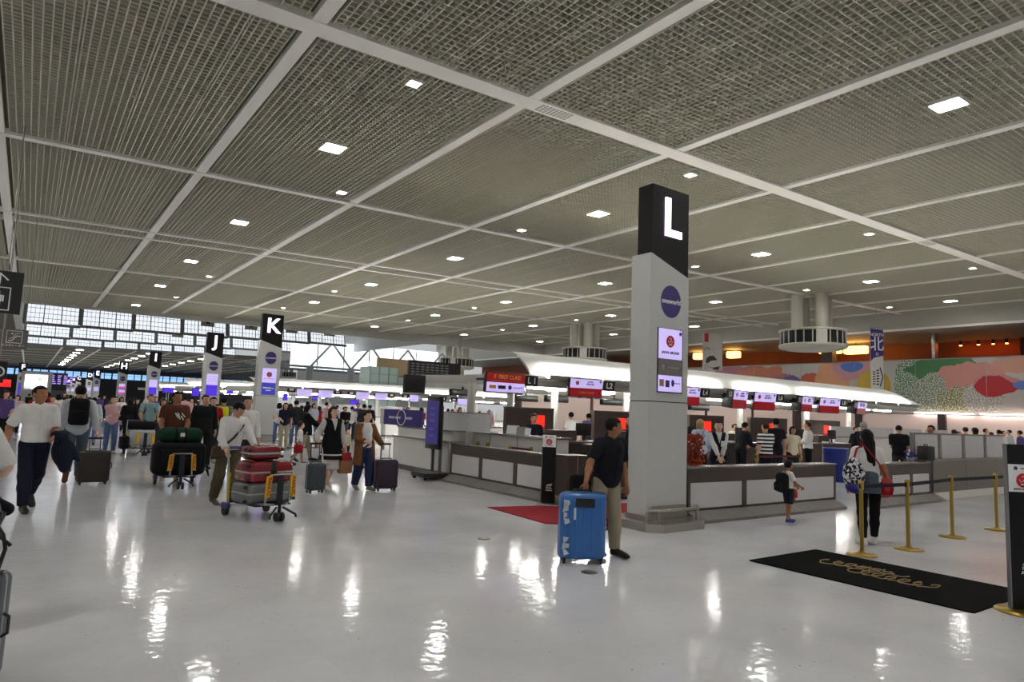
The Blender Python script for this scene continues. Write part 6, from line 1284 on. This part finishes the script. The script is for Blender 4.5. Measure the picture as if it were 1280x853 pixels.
softbag('black bag lying on the silver suitcase before the man in teal', (q[0], q[1], .86), ra, [('c', V3(-.26, 0, 0), V3(.26, 0, 0), .12, .12)], BLACK, 'travel_bag', 'bag', extra=lambda t: MB().tube([(-.12, .02, .1), (-.08, .02, .16), (.08, .02, .16), (.12, .02, .1)], .012, 6).build('handle', M_BEZ, t))
boxbag('black soft bag hanging low at the side of the cart of silver luggage', (q[0]-.44, q[1]-.1, .36), ra, .22, .34, .36, BLACK, 'travel_bag', 'bag', extra=lambda t: MB().tube([(-.05, 0, .18), (0, 0, .26), (.05, 0, .18)], .012, 6).build('handle', M_BEZ, t))
person('woman in a yellow top walking beside the man in teal', (3.75, 25.2), 180, 1.64, SKIN, ('long', HBRN), dict(mat=cloth('yellow', (206, 190, 120)), sleeve=.8, hem=.84), dict(mat=CHAR), SN_GRY, sex='f', res=.024)
# stroller group
g = person('woman in a black jacket pushing a stroller towards the desks', (6.75, 19.6), 95, 1.66, SKIN, ('bob', HBLK), dict(mat=BLACK, sleeve=1.85, hem=.8, puff=.03), dict(mat=KHAKI), SH_BLK, legs=(18, 8, -16, 20), sex='f', res=.02, head=(10, -10), arms=dict(r=dict(to=(.18, .42, .98), hand='grip'), l=dict(to=(-.18, .42, .98), hand='grip')))
t = thing('stroller', 'dark blue pushchair pushed by the woman in the black jacket', 'stroller', (7.65, 19.5, 0), -math.radians(95))
obj('canopy_hood', to_mesh('canopy_hood', [surf([('e', V3(0, -.05, .78), V3(.24, .28, .2))], .022, .03, cut=lambda X, Y, Z: .68-Z+.3*Y+0*X)]), NAVY, t); MB().rbox(-.2, .2, -.2, .3, .38, .6, .08, .06).build('seat', BLACK, t)
b = MB()
for sx in (-.24, .24): b.tube([(sx, -.5, 1.0), (sx, -.3, .7), (sx, .35, .12)], .014, 6); b.tube([(sx, .1, .5), (sx, -.35, .12)], .014, 6)
b.tube([(-.24, -.5, 1.0), (.24, -.5, 1.0)], .016, 6); b.build('frame', M_CBLK, t)
for sx in (-.24, .24):
    for yy in (.35, -.35): MB().cyl((sx-.02, yy, .09), (sx+.02, yy, .09), .09, n=14).build('wheel', M_WHEEL, t)
MB().rbox(-.18, .18, -.3, .2, .2, .34, .05, .04).build('basket', BLACK, t)
person('toddler in a cream top walking by the stroller', (7.75, 18.9), 170, .95, SKIN_F, ('short', HBLK), dict(mat=CREAM, sleeve=1.6, hem=.84), dict(mat=CHAR), SN_GRY, child=True, res=.022)
g = person('child in a white top carrying a red bag beside the stroller woman', (6.35, 18.9), 100, 1.12, SKIN_F, ('short', HBRN), dict(mat=WHITE, sleeve=1.6, hem=.84), dict(mat=KHAKI), SN_GRY, child=True, res=.022, legs=(16, 8, -14, 18))
c = w2(g, (.18, -.05, .42)); boxbag('red bag carried by the child beside the stroller', c, 0, .26, .12, .24, REDC, 'red_bag', 'bag', extra=lambda t: MB().tube([(-.06, 0, .14), (0, 0, .24), (.06, 0, .14)], .01, 6).build('handle', M_BEZ, t))
# ------------------------------------------------------------------ cropped traveller at the left frame edge
g = person('traveller in a white short-sleeved top cut off at the picture edge', (-.38, 6.3), 8, 1.7, SKIN_F, ('short', HBLK), dict(mat=WHITE, sleeve=.95, hem=.84, puff=.04), dict(mat=CHAR, wide=1.1), SN_GRY, legs=(-12, 10, 12, 6), res=.015, eyes=False, arms=dict(r=dict(to=(.2, .3, 1.02), pole=(.8, -.6, -.3))))
q = w2(g, (.2, -.08, .8)); t = softbag('black and grey bag with dangling straps at the hip of the cropped traveller', (q[0], q[1], .74), 0, [('e', V3(0, 0, .06), V3(.13, .12, .17)), ('e', V3(.0, -.02, -.06), V3(.12, .1, .12))], cloth('baggrey', (120, 124, 128)), 'hip_bag', 'bag')
b = MB(); b.tube([(-.1, .02, .2), (.05, .1, .22), (.14, .02, .1), (.1, -.1, .0)], .03, 6); b.tube([(.1, -.1, .02), (.15, -.13, -.06), (.17, -.12, -.16), (.13, -.12, -.36)], .014, 6); b.tube([(.08, -.12, -.02), (.2, -.12, -.14)], .014, 6); b.build('straps', M_BEZ, t)
obj('cover', to_mesh('cover', [surf([('c', V3(-.1, .08, .22), V3(.15, .02, .1), .07, .05)], .015, .02)]), BLACK, t)
suitcase('grey hard suitcase cut off at the picture edge', (-.2, 5.0, 0), math.radians(-20), .44, .28, .66, M('suitcase_grey', (58, 66, 72)), .3, 4)
# ------------------------------------------------------------------ distant crowds (copies of a few people)
bases = []
for k, (sx, hr, lg, ar) in enumerate((('m', 'short', (4, 2, -4, 4), None), ('f', 'long', (0, 0, 5, 4), dict(r=dict(to=(.1, .25, 1.05)))), ('m', 'crop', (16, 8, -14, 18), None), ('f', 'bob', (12, 6, -12, 16), dict(l=dict(to=(-.12, .25, 1.0)))), ('m', 'short', (0, 0, 0, 0), dict(l=dict(to=(-.1, .25, 1.05)), r=dict(to=(.1, .25, 1.05)))))):
    g = person('base', (0, -60-k, 0)[:2], 0, 1.68, SKIN, (hr, HBLK), dict(mat=WHITE, sleeve=.8 if k % 2 else 1.7, hem=.84, puff=.025), dict(mat=CHAR, wide=1.1), SN_GRY, legs=lg, sex=sx, res=.033, arms=ar, eyes=False); bases.append(g['t'])
TOPS = [('white', WHITE), ('black', BLACK), ('navy', NAVY), ('grey', GREYL), ('red', REDC), ('blue', LBLUE), ('pink', PINK), ('purple', PURPC), ('white', OFFW), ('black', CHAR)]
rnd = random.Random(11)
def crowd(spots, where, group, near=None):
    for (x, y, face) in spots:
        bt = rnd.choice(bases); nm, mt = rnd.choice(TOPS); bn, bm = rnd.choice([('dark', CHAR), ('dark', BLACK), ('dark', NAVY), ('denim', JEANS), ('khaki', KHAKI)])
        sc = rnd.uniform(.93, 1.06); r = dup(bt, (x, y, 0), -math.radians(face), 'distant traveller in a %s top and %s trousers %s' % (nm, bn, where), group); r.scale = (sc, sc, sc)
        for c in r.children:
            if c.name.startswith('shirt'): c.material_slots[0].link = 'OBJECT'; c.material_slots[0].material = mt
            elif c.name.startswith('trousers'): c.material_slots[0].link = 'OBJECT'; c.material_slots[0].material = bm
            elif c.name.startswith('hair') and rnd.random() < .2: c.material_slots[0].link = 'OBJECT'; c.material_slots[0].material = HBRN
def px_spots(lst): return [(onY(px_, 500, Y)[0], Y, f) for px_, Y, f in lst]
crowd(px_spots([(350, 27.5, 10), (358, 24.8, 200), (364, 30, 40), (371, 26.3, 0), (378, 28.7, 350), (385, 31.5, 20), (393, 29.5, 180), (400, 31.5, 0), (409, 30.5, 90), (422, 31, 0), (433, 29, 200), (441, 30, 20), (448, 31.5, 180), (456, 28, 10), (431, 32, 0), (463, 31, 30)]), 'queueing before the K desks', 'travellers queueing before the K desks')
crowd(px_spots([(7, 26, 170), (12, 30, 10), (22, 33, 190), (45, 34, 0), (52, 40, 180), (60, 44, 10), (66, 30, 180), (73, 37, 0), (80, 46, 180), (88, 52, 0), (96, 38, 10), (104, 44, 180), (112, 31, 10), (118, 27, 5), (124, 48, 0), (130, 55, 180), (146, 42, 190), (152, 36, 170), (166, 46, 0), (172, 33, 180), (185, 50, 10), (195, 38, 190), (203, 45, 0), (213, 56, 20), (222, 34, 180), (232, 48, 0), (240, 40, 190), (248, 52, 10), (258, 44, 0), (268, 34, 20), (36, 60, 0), (108, 70, 180), (84, 66, 0), (142, 74, 0), (56, 58, 180)]), 'in the far crowd down the hall', 'travellers in the far crowd down the hall')
crowd([(onY(px_, 545, Y)[0], Y, f) for px_, Y, f in ((1193, 10.4, 20), (1199, 11, 200), (1207, 10.6, 40), (1219, 9.6, 0), (1232, 12, 180), (1239, 11.6, 0), (1249, 10.8, 20), (1254, 11.4, 190), (1262, 12, 0), (1275, 10.5, 0))], 'behind the white partition screens', 'travellers behind the white partition screens')
crowd([(onY(px_, 510, Y)[0], Y, f) for px_, Y, f in ((505, 31, 180), (510, 30, 190), (527, 29, 0), (566, 27, 180), (575, 28, 200), (600, 28, 180), (612, 27, 190), (560, 32, 0), (700, 20, 0), (706, 24, 190), (727, 23, 20), (744, 22, 10), (756, 23, 0))], 'beyond the near desks', 'travellers beyond the white counter and near desks')
for b in bases:
    for c in list(b.children): bpy.data.objects.remove(c, do_unlink=True)
    bpy.data.objects.remove(b, do_unlink=True)
# things that tower over the far crowd: queue belt posts by K
for k, px_ in enumerate((352, 360, 372, 384, 396)):
    q = onY(px_, 540, 25.5); stanchion(q[0], q[1], 'slim black queue post before the K desks', (q[0]+.9, 25.5) if k < 4 else None, gm=M_BEZ, group='queue posts before the K desks')
